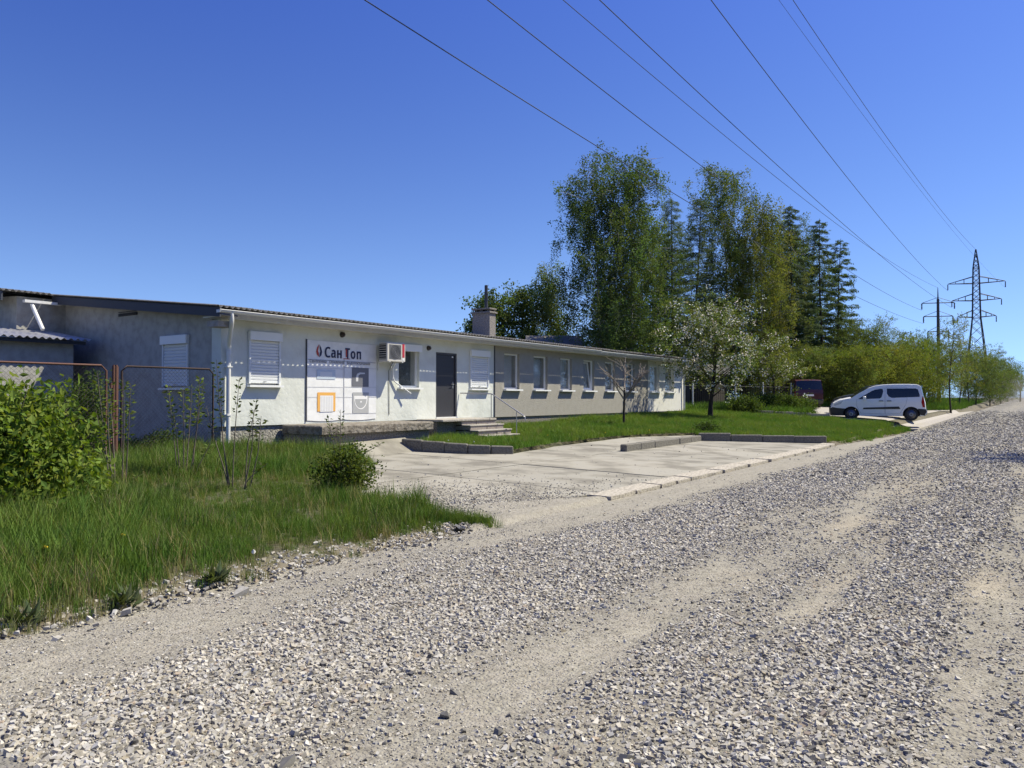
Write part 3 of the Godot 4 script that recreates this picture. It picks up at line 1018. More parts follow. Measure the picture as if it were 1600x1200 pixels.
func build_entrance(dr: Array) -> void:
	var s0: float = dr[0] - 0.9
	var s1: float = dr[1] + 0.75
	var sl := 18.3
	var t := thing("entrance_steps", "low concrete landing with block steps in front of the dark entrance door", "steps", P(WALL_X, s0, 0))
	var o := t.position
	boxed("landing", P(WALL_X + 0.004, s0, FLOOR_Y - 0.07) - o, P(-14.28, s1, FLOOR_Y - 0.012) - o, M.concrete, t, 0.012)
	boxed("landing_base", P(WALL_X + 0.004, s0 + 0.06, 0.1) - o, P(-14.55, sl, FLOOR_Y - 0.072) - o, M.concrete_dark, t)
	# courses of rough blocks, each one step lower and one step further out
	var y := FLOOR_Y - 0.073
	for k in 4:
		var x1 := -14.3 + 0.3 * k
		var mid := lerpf(sl, s1, 0.42 + 0.07 * k)
		for q in [[sl + 0.02 * k, mid - 0.008], [mid + 0.008, s1 - 0.01]]:
			boxed("block", P(WALL_X + 0.004, q[0], y - 0.118) - o, P(x1 - R(0.0, 0.02), q[1], y) - o, M.block, t, 0.01)
		y -= 0.12
		if k < 3:
			boxed("tread", P(x1 + 0.002, sl - 0.02, y - 0.028) - o, P(x1 + 0.32, s1 + 0.01, y + 0.004) - o, M.concrete, t, 0.008)
			y -= 0.03
	boxed("step_footing", P(WALL_X + 0.004, sl, 0.1) - o, P(-13.45, s1 - 0.02, y - 0.002) - o, M.concrete_dark, t)
	# handrail on the far side of the steps
	var h := thing("handrail", "thin grey metal handrail sloping down beside the entrance steps", "handrail", P(-14.4, s1, FLOOR_Y))
	o = h.position
	var r0 := P(WALL_X + 0.03, dr[1] + 0.12, 1.76)
	var r1 := P(-14.45, s1 - 0.06, 1.74)
	var r2 := P(-13.22, s1 - 0.06, 1.06)
	var g := Geo.new()
	g.tube([r0 - o, r1 - o + Vector3(-0.04, 0, 0), r1 - o + Vector3(0.03, -0.01, 0), r2 - o, r2 - o + Vector3(0.07, -0.06, 0), r2 - o + Vector3(0.07, -0.16, 0)], [0.02, 0.02, 0.02, 0.02, 0.02, 0.02], 8)
	obj("rail", g, M.steel, h)
	for q in [[r1, FLOOR_Y - 0.01], [r2 + Vector3(-0.25, 0.13, 0), 0.45]]:
		g = Geo.new()
		g.bar(q[0] - o, Vector3(q[0].x, q[1], q[0].z) - o, 0.015, 8)
		obj("rail_post", g, M.steel, h)
	# side platform along the wall, with a sloping concrete skirt
	var p := thing("loading_platform", "weathered concrete platform along the front wall below the advertising banner", "platform", P(WALL_X, 12.4, 0))
	o = p.position
	boxed("deck", P(WALL_X + 0.004, 12.4, FLOOR_Y - 0.24) - o, P(-13.88, 16.5, FLOOR_Y - 0.03) - o, M.deck, p, 0.03)
	boxed("platform_base", P(WALL_X + 0.004, 12.45, -0.1) - o, P(-14.0, 16.42, FLOOR_Y - 0.242) - o, M.concrete_dark, p)
	g = Geo.new()
	var a := 13.0
	var b := 15.4
	g.hexa([P(-13.995, a, -0.1) - o, P(-13.15, a + 0.3, -0.1) - o, P(-13.1, b, -0.1) - o, P(-13.995, b, -0.1) - o, P(-13.995, a, 0.50) - o, P(-13.25, a + 0.3, 0.16) - o, P(-13.2, b, 0.17) - o, P(-13.995, b, 0.56) - o])
	obj("skirt", g, M.slab_b, p)

func flat_print(called: String, parent: Node, pts: PackedVector2Array, layer: float, m: Material) -> void:
	# pts are (s, y) on the wall plane; a thin printed patch on the banner
	var g := Geo.new()
	var o: Vector3 = (parent as Node3D).position
	var t := Geometry2D.triangulate_polygon(pts)
	for i in range(0, t.size(), 3):
		var a := P(WALL_X + layer, pts[t[i]].x, pts[t[i]].y) - o
		var b := P(WALL_X + layer, pts[t[i + 1]].x, pts[t[i + 1]].y) - o
		var c := P(WALL_X + layer, pts[t[i + 2]].x, pts[t[i + 2]].y) - o
		if (c - a).cross(b - a).x > 0.0:
			g.tri(a, b, c)
		else:
			g.tri(a, c, b)
	obj(called, g, m, parent)

func px_poly(list: Array) -> PackedVector2Array:
	var r := PackedVector2Array()
	for q in list:
		var w := on_wall(q[0], q[1])
		r.append(Vector2(-w.z, w.y))
	return r

func sy_rect(px0: float, py0: float, px1: float, py1: float) -> PackedVector2Array:
	var a := on_wall(px0, py0)
	var b := on_wall(px1, py1)
	var c := on_wall(px0, py1)
	var y0 := c.y
	var y1 := a.y
	return PackedVector2Array([Vector2(-a.z, y0), Vector2(-b.z, y0), Vector2(-b.z, y1), Vector2(-a.z, y1)])

func build_banner() -> void:
	var s0 := -on_wall(479, 600).z
	var s1 := -on_wall(587, 600).z
	var y1 := on_wall(479, 531).y
	var y0 := on_wall(479, 657).y
	var t := thing("advertising_banner", "large white advertising banner with plumbing pictures hung on the front wall", "banner", P(WALL_X, s0, y0))
	var o := t.position
	var paper := grained(mat(0.80, 0.81, 0.82, 0.45), mottle(51, 0.02, Color(0.93, 0.93, 0.93), Color(1.03, 1.03, 1.03), 3, 256), 0.6)
	var paper_b := mat(0.70, 0.71, 0.73, 0.45)
	var bn := FastNoiseLite.new()
	bn.seed = 77; bn.frequency = 0.9
	# cloth with slack ripples
	var g := Geo.new()
	var nx := 40
	var ny := 32
	var bulge := func(i: int, j: int) -> Vector3:
		var s := lerpf(s0, s1, float(i) / nx)
		var y := lerpf(y0, y1, float(j) / ny)
		if j == 0:
			y -= 0.03 * sin(PI * fmod(float(i) / nx * 2.0, 1.0))
		return P(WALL_X + 0.012 + 0.008 * (0.5 + 0.5 * bn.get_noise_2d(s * 0.7, y * 2.4)), s, y) - o
	for i in nx:
		for j in ny:
			g.quad(bulge.call(i + 1, j), bulge.call(i, j), bulge.call(i, j + 1), bulge.call(i + 1, j + 1))
	obj("banner_cloth", g, paper, t)
	var navy := mat(0.02, 0.022, 0.07, 0.5)
	var red := mat(0.42, 0.05, 0.03, 0.5)
	var L := 0.026
	flat_print("header_stripe", t, sy_rect(480, 561, 586, 562), L, mat(0.35, 0.37, 0.42, 0.5))
	flat_print("seam_line", t, sy_rect(536.2, 560, 536.9, 652), L, mat(0.45, 0.46, 0.5, 0.5))
	# drop emblem: a dark half and a red half
	flat_print("emblem_half", t, px_poly([[497.5, 537.5], [494.5, 543], [493, 549], [494, 554], [497.2, 557.5], [497.2, 552], [496, 548], [497, 543]]), L, red)
	flat_print("emblem_half", t, px_poly([[498.2, 538], [501, 544], [502.3, 550], [501.3, 555], [498, 558.5], [498.4, 553], [499.4, 549], [498.6, 544]]), L, navy)
	text(t, "Сан Топ", 506.5, 563, 541.5, 558.5, navy, true)
	text(t, "Сантехніка   Опалення   Водопостачання", 483, 577, 562.6, 565.8, mat(0.12, 0.12, 0.16, 0.5), false)
	# accent line through the title
	flat_print("accent_line", t, sy_rect(535.5, 560.0, 545.5, 561.0), L + 0.002, red)
	flat_print("accent_line", t, sy_rect(539.2, 546, 541.0, 558), L + 0.004, red)
	# four product pictures
	flat_print("picture_field", t, sy_rect(494, 577, 523, 592), L, mat(0.52, 0.60, 0.70, 0.5))
	flat_print("picture_field", t, sy_rect(499, 581, 518, 588), L + 0.002, mat(0.68, 0.72, 0.76, 0.5))
	flat_print("picture_field", t, sy_rect(549, 574, 575, 604), L, mat(0.16, 0.165, 0.19, 0.5))
	flat_print("tap_picture", t, px_poly([[555, 596], [555, 589], [557, 584], [561, 582], [569, 582.4], [569, 584.4], [562, 584.6], [559, 587], [558.5, 596]]), L + 0.002, mat(0.6, 0.61, 0.63, 0.5))
	flat_print("radiator_frame", t, sy_rect(495, 613, 523, 643), L, mat(0.78, 0.42, 0.10, 0.5))
	flat_print("radiator_field", t, sy_rect(499, 618, 519.5, 643.5), L + 0.002, paper)
	for i in 5:
		flat_print("radiator_rib", t, sy_rect(500.2 + i * 4.0, 619.5, 502.6 + i * 4.0, 642), L + 0.004, paper_b)
	flat_print("basin_field", t, sy_rect(550, 613, 575, 646), L, mat(0.42, 0.43, 0.44, 0.5))
	var ring := []
	var dish := []
	for i in 25:
		var w := PI * i / 24.0
		ring.append([562.6 + 10.4 * cos(w), 622 + 17.5 * sin(w)])
		dish.append([562.6 + 9.0 * cos(w), 623.5 + 14.0 * sin(w)])
	ring.append([552.2, 618.5]); ring.append([573.0, 618.5])
	flat_print("basin_rim", t, px_poly(ring), L + 0.002, mat(0.82, 0.82, 0.82, 0.5))
	flat_print("basin_bowl", t, px_poly(dish), L + 0.004, mat(0.40, 0.41, 0.42, 0.5))
	flat_print("basin_drain", t, sy_rect(561.5, 626.5, 564, 629), L + 0.006, mat(0.8, 0.8, 0.8, 0.5))
	# thin table rules across the lower part
	for q in [[537, 587, 604], [537, 587, 620], [480, 536, 620], [480, 536, 604], [537, 587, 646], [537, 587, 574], [480, 536, 574]]:
		flat_print("rule_line", t, sy_rect(q[0], q[2], q[1], q[2] + 0.7), L - 0.003, mat(0.58, 0.59, 0.62, 0.5))
	# dark batten at the near side and cord eyelets
	boxed("batten", P(WALL_X + 0.002, s0 - 0.035, y0 - 0.03) - o, P(WALL_X + 0.03, s0 - 0.005, y1 + 0.02) - o, M.door_frame, t)

func text(parent: Node, words: String, px0: float, px1: float, py0: float, py1: float, m: Material, bold: bool) -> void:
	var f := SystemFont.new()
	f.font_names = PackedStringArray(["Droid Sans"])
	f.font_weight = 700 if bold else 400
	var t := TextMesh.new()
	t.text = words
	t.font = f
	t.font_size = 48
	t.pixel_size = 0.01
	t.depth = 0.002
	t.curve_step = 1.5
	var a := on_wall(px0, (py0 + py1) / 2)
	var b := on_wall(px1, (py0 + py1) / 2)
	var high := on_wall(px0, py0).y - on_wall(px0, py1).y
	var box := t.get_aabb()
	var o := MeshInstance3D.new()
	o.name = "lettering"
	o.mesh = t
	o.material_override = m
	parent.add_child(o, true)
	var k := (-b.z + a.z) / box.size.x
	var ky := high / box.size.y if bold else k
	var mid := (a + b) / 2
	mid.y = on_wall((px0 + px1) / 2, (py0 + py1) / 2).y
	o.scale = Vector3(k, ky, 1.0)
	o.rotation.y = PI / 2
	o.position = Vector3(WALL_X + 0.028, a.y - box.get_center().y * ky, (a.z + b.z) / 2) - (parent as Node3D).position

func build_air_conditioner() -> void:
	var s0 := 15.62
	var s1 := 16.38
	var y0 := 2.63
	var y1 := 3.16
	var x0 := WALL_X + 0.14
	var x1 := WALL_X + 0.46
	var t := thing("air_conditioner", "white outdoor air conditioner unit with red stripe bracketed to the front wall", "air conditioner", P(WALL_X, s0, y0))
	var o := t.position
	boxed("casing", P(x0, s0, y0) - o, P(x1, s1, y1) - o, M.cream_metal, t, 0.02)
	# grille on the end that faces the camera
	boxed("side_grille", P(x0 + 0.03, s0 - 0.008, y0 + 0.05) - o, P(x1 - 0.03, s0 - 0.001, y1 - 0.05) - o, M.dark, t)
	for i in 7:
		boxed("side_bar", P(x0 + 0.03, s0 - 0.02, y0 + 0.07 + i * 0.062) - o, P(x1 - 0.03, s0 - 0.009, y0 + 0.085 + i * 0.062) - o, M.cream_metal, t)
	# fan opening with guard rings and spokes
	var cy := (y0 + y1) / 2
	var cs := s0 + 0.33
	boxed("fan_panel", P(x1 + 0.001, cs - 0.24, cy - 0.20) - o, P(x1 + 0.006, cs + 0.24, cy + 0.20) - o, mat(0.11, 0.115, 0.13, 0.6), t)
	for r in [0.05, 0.10, 0.15, 0.19]:
		var g := Geo.new()
		var ring := []
		var rad := []
		for i in 25:
			ring.append(P(x1 + 0.016, cs + r * cos(TAU * i / 24), cy + r * sin(TAU * i / 24)) - o)
			rad.append(0.004)
		g.tube(ring, rad, 5, false)
		obj("guard_ring", g, M.dark, t)
	boxed("red_stripe", P(x1 + 0.001, s1 - 0.14, y0 + 0.12) - o, P(x1 + 0.005, s1 - 0.05, y1 - 0.03) - o, mat(0.45, 0.03, 0.05, 0.5), t)
	boxed("white_label", P(x1 + 0.001, s1 - 0.14, y0 + 0.03) - o, P(x1 + 0.005, s1 - 0.05, y0 + 0.10) - o, M.white, t)
	for s in [s0 + 0.1, s1 - 0.14]:
		var g := Geo.new()
		g.box(P(WALL_X + 0.002, s, y0 - 0.03) - o, P(x1, s + 0.035, y0 - 0.002) - o)
		g.box(P(WALL_X + 0.002, s, y0 - 0.25) - o, P(WALL_X + 0.03, s + 0.035, y0 - 0.031) - o)
		obj("bracket", g, M.white_metal, t)
	var g2 := Geo.new()
	var e := P(WALL_X + 0.05, s1 - 0.1, y0 - 0.05) - o
	g2.tube([e + Vector3(0.12, 0.05, 0), e + Vector3(0.02, -0.1, 0), e + Vector3(0, -0.4, -0.02), e + Vector3(0, -0.5, -0.08), e + Vector3(0.12, -0.85, -0.65)], [0.022, 0.022, 0.022, 0.022, 0.018], 8)
	obj("refrigerant_pipe", g2, M.white, t)
	g2 = Geo.new()
	g2.tube([e + Vector3(0.1, 0.04, 0.1), e + Vector3(-0.03, -0.2, 0.12), e + Vector3(-0.035, -1.45, 0.1)], [0.009, 0.009, 0.009], 6)
	obj("drain_hose", g2, M.black_plastic, t)

# ---------------------------------------------------------------- lean-to shed and yard fence
func build_shed() -> void:
	var x1 := -20.4
	var sA := 5.4
	var sB := -on_wall(114, 620, x1).z
	var t := thing("storage_shed", "low grey shed with a corrugated metal roof leaning on the building wing", "shed", P(x1, sB, 0))
	var o := t.position
	var ey := on_wall(128, 533, -20.1).y + 0.03
	boxed("wall", P(x1 - 0.2, sA, -0.2) - o, P(x1, sB, ey - 0.02) - o, M.plaster_end, t)
	boxed("side_wall", P(-22.3, sB - 0.2, -0.2) - o, P(x1 - 0.201, sB, ey + 0.10) - o, M.plaster_end, t)
	boxed("near_wall", P(-23.5, sA, -0.2) - o, P(x1 - 0.201, sA + 0.2, ey + 0.10) - o, M.plaster_end, t)
	var s := sA - 0.2
	while s < sB + 0.3:
		var e := minf(s + 1.0, sB + 0.34)
		var g := Geo.new()
		corrugated(g, -20.08, -22.35, s, e - 0.004, func(x: float) -> float: return ey + (-20.08 - x) * 0.15, 0.17, 0.024, 8, 0.004)
		var q := obj("roof_sheet", g, M.zinc, t)
		q.position = -o
		s = e
	boxed("eave_board", P(-20.22, sA, ey - 0.12) - o, P(-20.18, sB + 0.2, ey - 0.035) - o, M.fascia, t)

func gate_leaf(label: String, s0: float, s1: float, y0: float, y1: float, x: float, m: Material, rounded: bool) -> void:
	var t := thing("gate_leaf", label, "gate", P(x, s0, y0), 0.0, "")
	var o := t.position
	var r := 0.022
	var c := 0.10
	var g := Geo.new()
	if rounded:
		g.tube([P(x, s0, y0) - o, P(x, s0, y1 - c) - o, P(x, s0 + c, y1) - o, P(x, s1 - c, y1) - o, P(x, s1, y1 - c) - o, P(x, s1, y0) - o], [r, r, r, r, r, r], 8)
	else:
		g.tube([P(x, s0, y0) - o, P(x, s0, y1) - o], [r, r], 8)
		g.tube([P(x, s0, y1) - o, P(x, s1, y1) - o], [r, r], 8)
		g.tube([P(x, s1, y1) - o, P(x, s1, y0) - o], [r, r], 8)
	g.bar(P(x, s0, y0 + 0.05) - o, P(x, s1, y0 + 0.05) - o, r * 0.8, 8)
	obj("gate_frame", g, m, t)
	# chain-link: two families of diagonal wires
	g = Geo.new()
	var step := 0.085
	var w := s1 - s0
	var h := y1 - y0 - 0.02
	var k := -h
	while k < w:
		for e in 2:
			var a := maxf(k, 0.0)
			var b := minf(k + h, w)
			if b > a:
				var ya := a - k
				var yb := b - k
				var pa := P(x + 0.004 * (1 - 2 * e), s0 + (a if e == 0 else w - a), y0 + ya) - o
				var pb := P(x + 0.004 * (1 - 2 * e), s0 + (b if e == 0 else w - b), y0 + yb) - o
				g.tube([pa, pb], [0.0022, 0.0022], 3, false)
		k += step
	obj("chain_link", g, M.wire_mesh, t, "stuff")

func build_yard_fence() -> void:
	var x := -15.12
	var y1 := 2.24
	var s1 := -on_wall(333, 580, x).z
	var s_post := -on_wall(181, 580, x).z
	var s_leaf := -on_wall(166, 580, x).z
	gate_leaf("dark chain-link gate leaf on a pipe frame between building corner and rusty post", s_post + 0.12, s1, 0.35, y1, x, M.rust_dark, true)
	gate_leaf("rusty red chain-link gate leaf on a pipe frame before the shed", 5.2, s_leaf, 0.35, y1, x, M.rust, true)
	for q in [[s_post, "thick rusty red fence post between the two chain-link leaves", 0.045], [s_leaf + 0.14, "thinner rusty red fence post at the end of the rusty leaf", 0.032]]:
		var t := thing("fence_post", q[1], "post", P(x + 0.01, q[0], 0.2))
		var g := Geo.new()
		g.tube([Vector3.ZERO, Vector3(0, y1 - 0.2 - 0.02, 0), Vector3(0, y1 - 0.2 + 0.02, 0)], [q[2], q[2], q[2] * 0.5], 10)
		obj("post_pipe", g, M.rust, t)
		for y in [0.5, 1.6]:
			g = Geo.new()
			g.tube([Vector3(0, y, 0.05), Vector3(0, y + 0.1, 0.05)], [0.03, 0.03], 8)
			obj("hinge", g, M.rust, t)

# ---------------------------------------------------------------- yard beyond the building
func strip_sheet(called: String, poly: PackedVector2Array, lift: float, m: Material) -> void:
	var g := Geo.new()
	var lo := poly[0]
	var hi := poly[0]
	for p in poly:
		lo = lo.min(p); hi = hi.max(p)
	var c := 1.0
	var x := lo.x
	while x < hi.x:
		var s := lo.y
		while s < hi.y:
			for piece in clipped(PackedVector2Array([Vector2(x, s), Vector2(x + c, s), Vector2(x + c, s + c), Vector2(x, s + c)]), poly):
				g.prism(ccw(piece), -0.08, lift, func(p: Vector2, h: float) -> Vector3: return P(p.x, p.y, ground_y(p.x, p.y) + h))
			s += c
		x += c
	obj(called, g, m, self, "structure")

func build_far_yard() -> void:
	strip_sheet("driveway", PackedVector2Array([Vector2(-4.7, 41.2), Vector2(-4.9, 84.0), Vector2(-7.0, 66.0), Vector2(-12.5, 62.0), Vector2(-14.5, 52.0), Vector2(-9.5, 42.0)]), 0.03, M.concrete)
	strip_sheet("footpath", PackedVector2Array([Vector2(-15.0, 40.0), Vector2(-8.6, 40.2), Vector2(-8.6, 41.2), Vector2(-15.0, 41.6)]), 0.035, M.edge_stone)
	# raised flower bed edge behind the path
	var kx := -13.4
	var t := thing("bed_edging", "low pale concrete edging behind the footpath by the clipped shrubs", "edging", P(kx, 41.9, 0))
	for i in 5:
		boxed("edging_stone", P(kx + i * 0.92, 41.85, ground_y(kx + i, 41.9) - 0.1) - t.position, P(kx + i * 0.92 + 0.9, 42.0, ground_y(kx + i, 41.9) + 0.16) - t.position, M.edge_stone, t, 0.015)
	# bar fence with pale posts
	var f := thing("bar_fence", "dark metal bar fence with pale posts behind the blossoming tree", "fence", at_depth(1146, 640, 47.0))
	var a := at_depth(1072, 640, 45.0)
	var b := at_depth(1240, 636, 52.0)
	var o := f.position
	var y0 := ground_y(-14.0, 47.0)
	var n := 64
	for i in n:
		var p := a.lerp(b, (i + 0.5) / n)
		var g := Geo.new()
		g.bar(Vector3(p.x, y0 + 0.12, p.z) - o, Vector3(p.x, y0 + 1.55, p.z) - o, 0.012, 4)
		obj("bar", g, M.dark, f)
	for y in [0.25, 1.45]:
		var g := Geo.new()
		g.bar(Vector3(a.x, y0 + y, a.z) - o, Vector3(b.x, y0 + y, b.z) - o, 0.022, 4)
		obj("rail", g, M.dark, f)
	for k in [0.05, 0.42, 0.68, 0.97]:
		var p := a.lerp(b, k)
		var g := Geo.new()
		g.bar(Vector3(p.x + 0.05, y0 - 0.05, p.z + 0.05) - o, Vector3(p.x + 0.05, y0 + 1.75, p.z + 0.05) - o, 0.045, 8)
		obj("fence_post", g, M.white_metal, f)
	# dark garden shed deep in the shade behind the fence
	var h := thing("garden_shed", "small dark timber shed half hidden behind the bar fence", "shed", Vector3(a.x - 3.2, y0, a.z - 5.5))
	boxed("wall", Vector3(-2.6, 0, -3), Vector3(2.6, 2.3, 0), M.bark, h)
	var g2 := Geo.new()
	g2.hexa([Vector3(-2.9, 2.3, 0.3), Vector3(2.9, 2.3, 0.3), Vector3(2.9, 2.3, -3.3), Vector3(-2.9, 2.3, -3.3), Vector3(-2.9, 2.42, 0.3), Vector3(2.9, 2.42, 0.3), Vector3(2.9, 3.1, -3.3), Vector3(-2.9, 3.1, -3.3)])
	obj("roof", g2, M.slate, h)
	boxed("door", Vector3(0.4, 0.02, 0.002), Vector3(1.3, 1.95, 0.05), M.fascia, h)
	# little gabled roof that shows above the eave
	var c := at_depth(872, 540, 52.0)
	var out := thing("outbuilding", "small outbuilding with a grey gabled slate roof showing above the eave", "building", Vector3(c.x, 0.8, c.z), deg_to_rad(34.0))
	var rt := at_depth(872, 525.5, 52.0).y - 0.8
	boxed("wall", Vector3(-1.9, 0, -1.3), Vector3(1.4, rt - 0.75, 1.2), M.plaster_end, out)
	g2 = Geo.new()
	g2.hexa([Vector3(-2.2, rt - 0.75, 1.45), Vector3(1.7, rt - 0.75, 1.45), Vector3(1.7, rt - 0.02, 0.0), Vector3(-2.2, rt - 0.02, 0.0), Vector3(-2.2, rt - 0.68, 1.45), Vector3(1.7, rt - 0.68, 1.45), Vector3(1.7, rt + 0.05, 0.0), Vector3(-2.2, rt + 0.05, 0.0)])
	obj("roof_slope", g2, M.concrete_dark, out)
	g2 = Geo.new()
	g2.hexa([Vector3(-2.2, rt - 0.02, -0.003), Vector3(1.7, rt - 0.02, -0.003), Vector3(1.7, rt - 0.75, -1.55), Vector3(-2.2, rt - 0.75, -1.55), Vector3(-2.2, rt + 0.05, -0.003), Vector3(1.7, rt + 0.05, -0.003), Vector3(1.7, rt - 0.68, -1.55), Vector3(-2.2, rt - 0.68, -1.55)])
	obj("roof_slope", g2, M.concrete_dark, out)
	g2 = Geo.new()
	g2.tri(Vector3(1.4, rt - 0.75, 1.2), Vector3(1.4, rt - 0.06, 0.0), Vector3(1.4, rt - 0.75, -1.3))
	obj("gable", g2, M.bark, out)
	# arched wire canopy over the roof line of the wing
	var ar := thing("arched_canopy", "dark arched wire canopy rising just above the corrugated roof", "canopy", Vector3(0, 0, 0))
	var q0 := at_depth(148, 470, 27.0)
	var q1 := at_depth(228, 474, 27.0)
	ar.position = q0
	var rise := at_depth(188, 464.5, 27.0).y - q0.y + 0.05
	var base := roof_y(q0.x) - q0.y
	for k in 3:
		var pts := []
		var rad := []
		for i in 17:
			var w := i / 16.0
			pts.append((q1 - q0) * w + Vector3(0, rise * 4.0 * w * (1.0 - w) - 0.05, -0.5 * k))
			rad.append(0.018)
		var g := Geo.new()
		g.tube(pts, rad, 5)
		obj("arch", g, M.lattice, ar)
		for e in [0, 16]:
			g = Geo.new()
			g.bar(pts[e], Vector3(pts[e].x, base - 0.3, pts[e].z), 0.018, 5)
			obj("arch_foot", g, M.lattice, ar)
	for i in range(1, 24):
		var w := i / 24.0
		var p := (q1 - q0) * w + Vector3(0, rise * 4.0 * w * (1.0 - w) - 0.05, 0)
		var g := Geo.new()
		g.bar(p, p + Vector3(0, 0, -1.0), 0.009, 4)
		obj("arch_wire", g, M.lattice, ar)

# ---------------------------------------------------------------- vehicles
var car_half := 0.88
var car_len := 4.38
var car_tumble := 0.17

func side_z(x: float, y: float) -> float:
	var nose := clampf(1.0 - x / 0.75, 0.0, 1.0)
	var tail := clampf(1.0 - (car_len - x) / 0.5, 0.0, 1.0)
	var plan := 1.0 - 0.20 * nose * nose - 0.07 * tail * tail
	var tum := car_tumble * pow(maxf(0.0, y - 0.95), 1.25)
	var tuck := 0.06 * pow(clampf(0.5 - y, 0.0, 0.5) / 0.5, 2.0)
	return car_half * plan - tum - tuck

func car_panel(called: String, parent: Node, poly: PackedVector2Array, holes: Array, side: float, offset: float, m: Material, cell := 0.11) -> MeshInstance3D:
	var g := Geo.new()
	var lo := poly[0]
	var hi := poly[0]
	for p in poly:
		lo = lo.min(p); hi = hi.max(p)
	var x := floorf(lo.x / cell) * cell
	while x < hi.x:
		var y := floorf(lo.y / cell) * cell
		while y < hi.y:
			var bits: Array = clipped(PackedVector2Array([Vector2(x, y), Vector2(x + cell, y), Vector2(x + cell, y + cell), Vector2(x, y + cell)]), poly)
			for h in holes:
				var next := []
				for bit in bits:
					next.append_array(Geometry2D.clip_polygons(bit, h))
				bits = next
			for bit in bits:
				if bit.size() < 3:
					continue
				var t := Geometry2D.triangulate_polygon(bit)
				var k := g.v.size()
				for p in bit:
					var z := side_z(p.x, p.y)
					var fx := (side_z(p.x + 0.01, p.y) - side_z(p.x - 0.01, p.y)) / 0.02
					var fy := (side_z(p.x, p.y + 0.01) - side_z(p.x, p.y - 0.01)) / 0.02
					g.v.append(Vector3(p.x - car_len / 2, p.y, side * (z + offset)))
					g.n.append(Vector3(-fx, -fy, side).normalized() if side > 0 else Vector3(-fx, -fy, -1.0).normalized())
				for i in range(0, t.size(), 3):
					var a := g.v[k + t[i]]; var b := g.v[k + t[i + 1]]; var c := g.v[k + t[i + 2]]
					var flip := (c - a).cross(b - a).z * side < 0.0
					g.idx.append(k + t[i]); g.idx.append(k + t[i + (2 if flip else 1)]); g.idx.append(k + t[i + (1 if flip else 2)])
			y += cell
		x += cell
	return obj(called, g, m, parent)

func car_strip(called: String, parent: Node, line: Array, crown: float, m: Material, inset := 0.0, lift := 0.0) -> MeshInstance3D:
	# a surface spanned across the car along an outline
	var pts := []
	for i in line.size() - 1:
		var n := maxi(1, ceili((line[i] as Vector2).distance_to(line[i + 1]) / 0.12))
		for k in n:
			pts.append((line[i] as Vector2).lerp(line[i + 1], float(k) / n))
	pts.append(line[-1])
	var cols := 10
	var g := Geo.new()
	for i in pts.size():
		var p: Vector2 = pts[i]
		var d: Vector2 = (pts[mini(i + 1, pts.size() - 1)] - pts[maxi(i - 1, 0)]).normalized()
		var out := Vector2(-d.y, d.x)
		for j in cols + 1:
			var w := -1.0 + 2.0 * j / cols
			var z := (side_z(p.x, p.y) - inset) * w
			var e := crown * (1.0 - pow(absf(w), 2.6)) + lift
			g.v.append(Vector3(p.x + out.x * e - car_len / 2, p.y + out.y * e, z))
	var wd := cols + 1
	for i in pts.size():
		for j in wd:
			var u := g.v[mini(i + 1, pts.size() - 1) * wd + j] - g.v[maxi(i - 1, 0) * wd + j]
			var r := g.v[i * wd + mini(j + 1, cols)] - g.v[i * wd + maxi(j - 1, 0)]
			g.n.append(r.cross(u).normalized())
	for i in pts.size() - 1:
		for j in cols:
			var q := i * wd + j
			g.idx.append(q); g.idx.append(q + wd); g.idx.append(q + wd + 1)
			g.idx.append(q); g.idx.append(q + wd + 1); g.idx.append(q + 1)
	return obj(called, g, m, parent)

func disc(c: Vector2, r: float, n := 20) -> PackedVector2Array:
	var p := PackedVector2Array()
	for i in n:
		p.append(c + Vector2(cos(TAU * i / n), sin(TAU * i / n)) * r)
	return p

func wheel(parent: Node, x: float, z: float, r: float, side: float) -> void:
	var w := Node3D.new()
	w.name = "wheel"
	parent.add_child(w, true)
	w.position = Vector3(x - car_len / 2, r, z)
	var g := Geo.new()
	g.tube([Vector3(0, 0, -0.1), Vector3(0, 0, -0.085), Vector3(0, 0, 0.085), Vector3(0, 0, 0.1)], [r * 0.9, r, r, r * 0.9], 24)
	obj("tyre", g, M.rubber, w)
	g = Geo.new()
	g.tube([Vector3(0, 0, 0.098 * side), Vector3(0, 0, 0.104 * side), Vector3(0, 0, 0.112 * side)], [r * 0.66, r * 0.64, r * 0.3], 24)
	obj("rim", g, mat(0.30, 0.30, 0.31, 0.4, 0.5), w)
	g = Geo.new()
	g.tube([Vector3(0, 0, 0.11 * side), Vector3(0, 0, 0.122 * side)], [r * 0.16, r * 0.13], 12)
	obj("hub_cap", g, mat(0.10, 0.10, 0.10, 0.4), w)

func poly2(a: Array) -> PackedVector2Array:
	var p := PackedVector2Array()
	for q in a:
		p.append(Vector2(q[0], q[1]))
	return p

func line2(a: Array) -> Array:
	var p := []
	for q in a:
		p.append(Vector2(q[0], q[1]))
	return p

func paint(r: float, g: float, b: float) -> StandardMaterial3D:
	var m := mat(r, g, b, 0.35)
	m.clearcoat_enabled = true
	m.clearcoat = 0.4
	m.clearcoat_roughness = 0.06
	return m

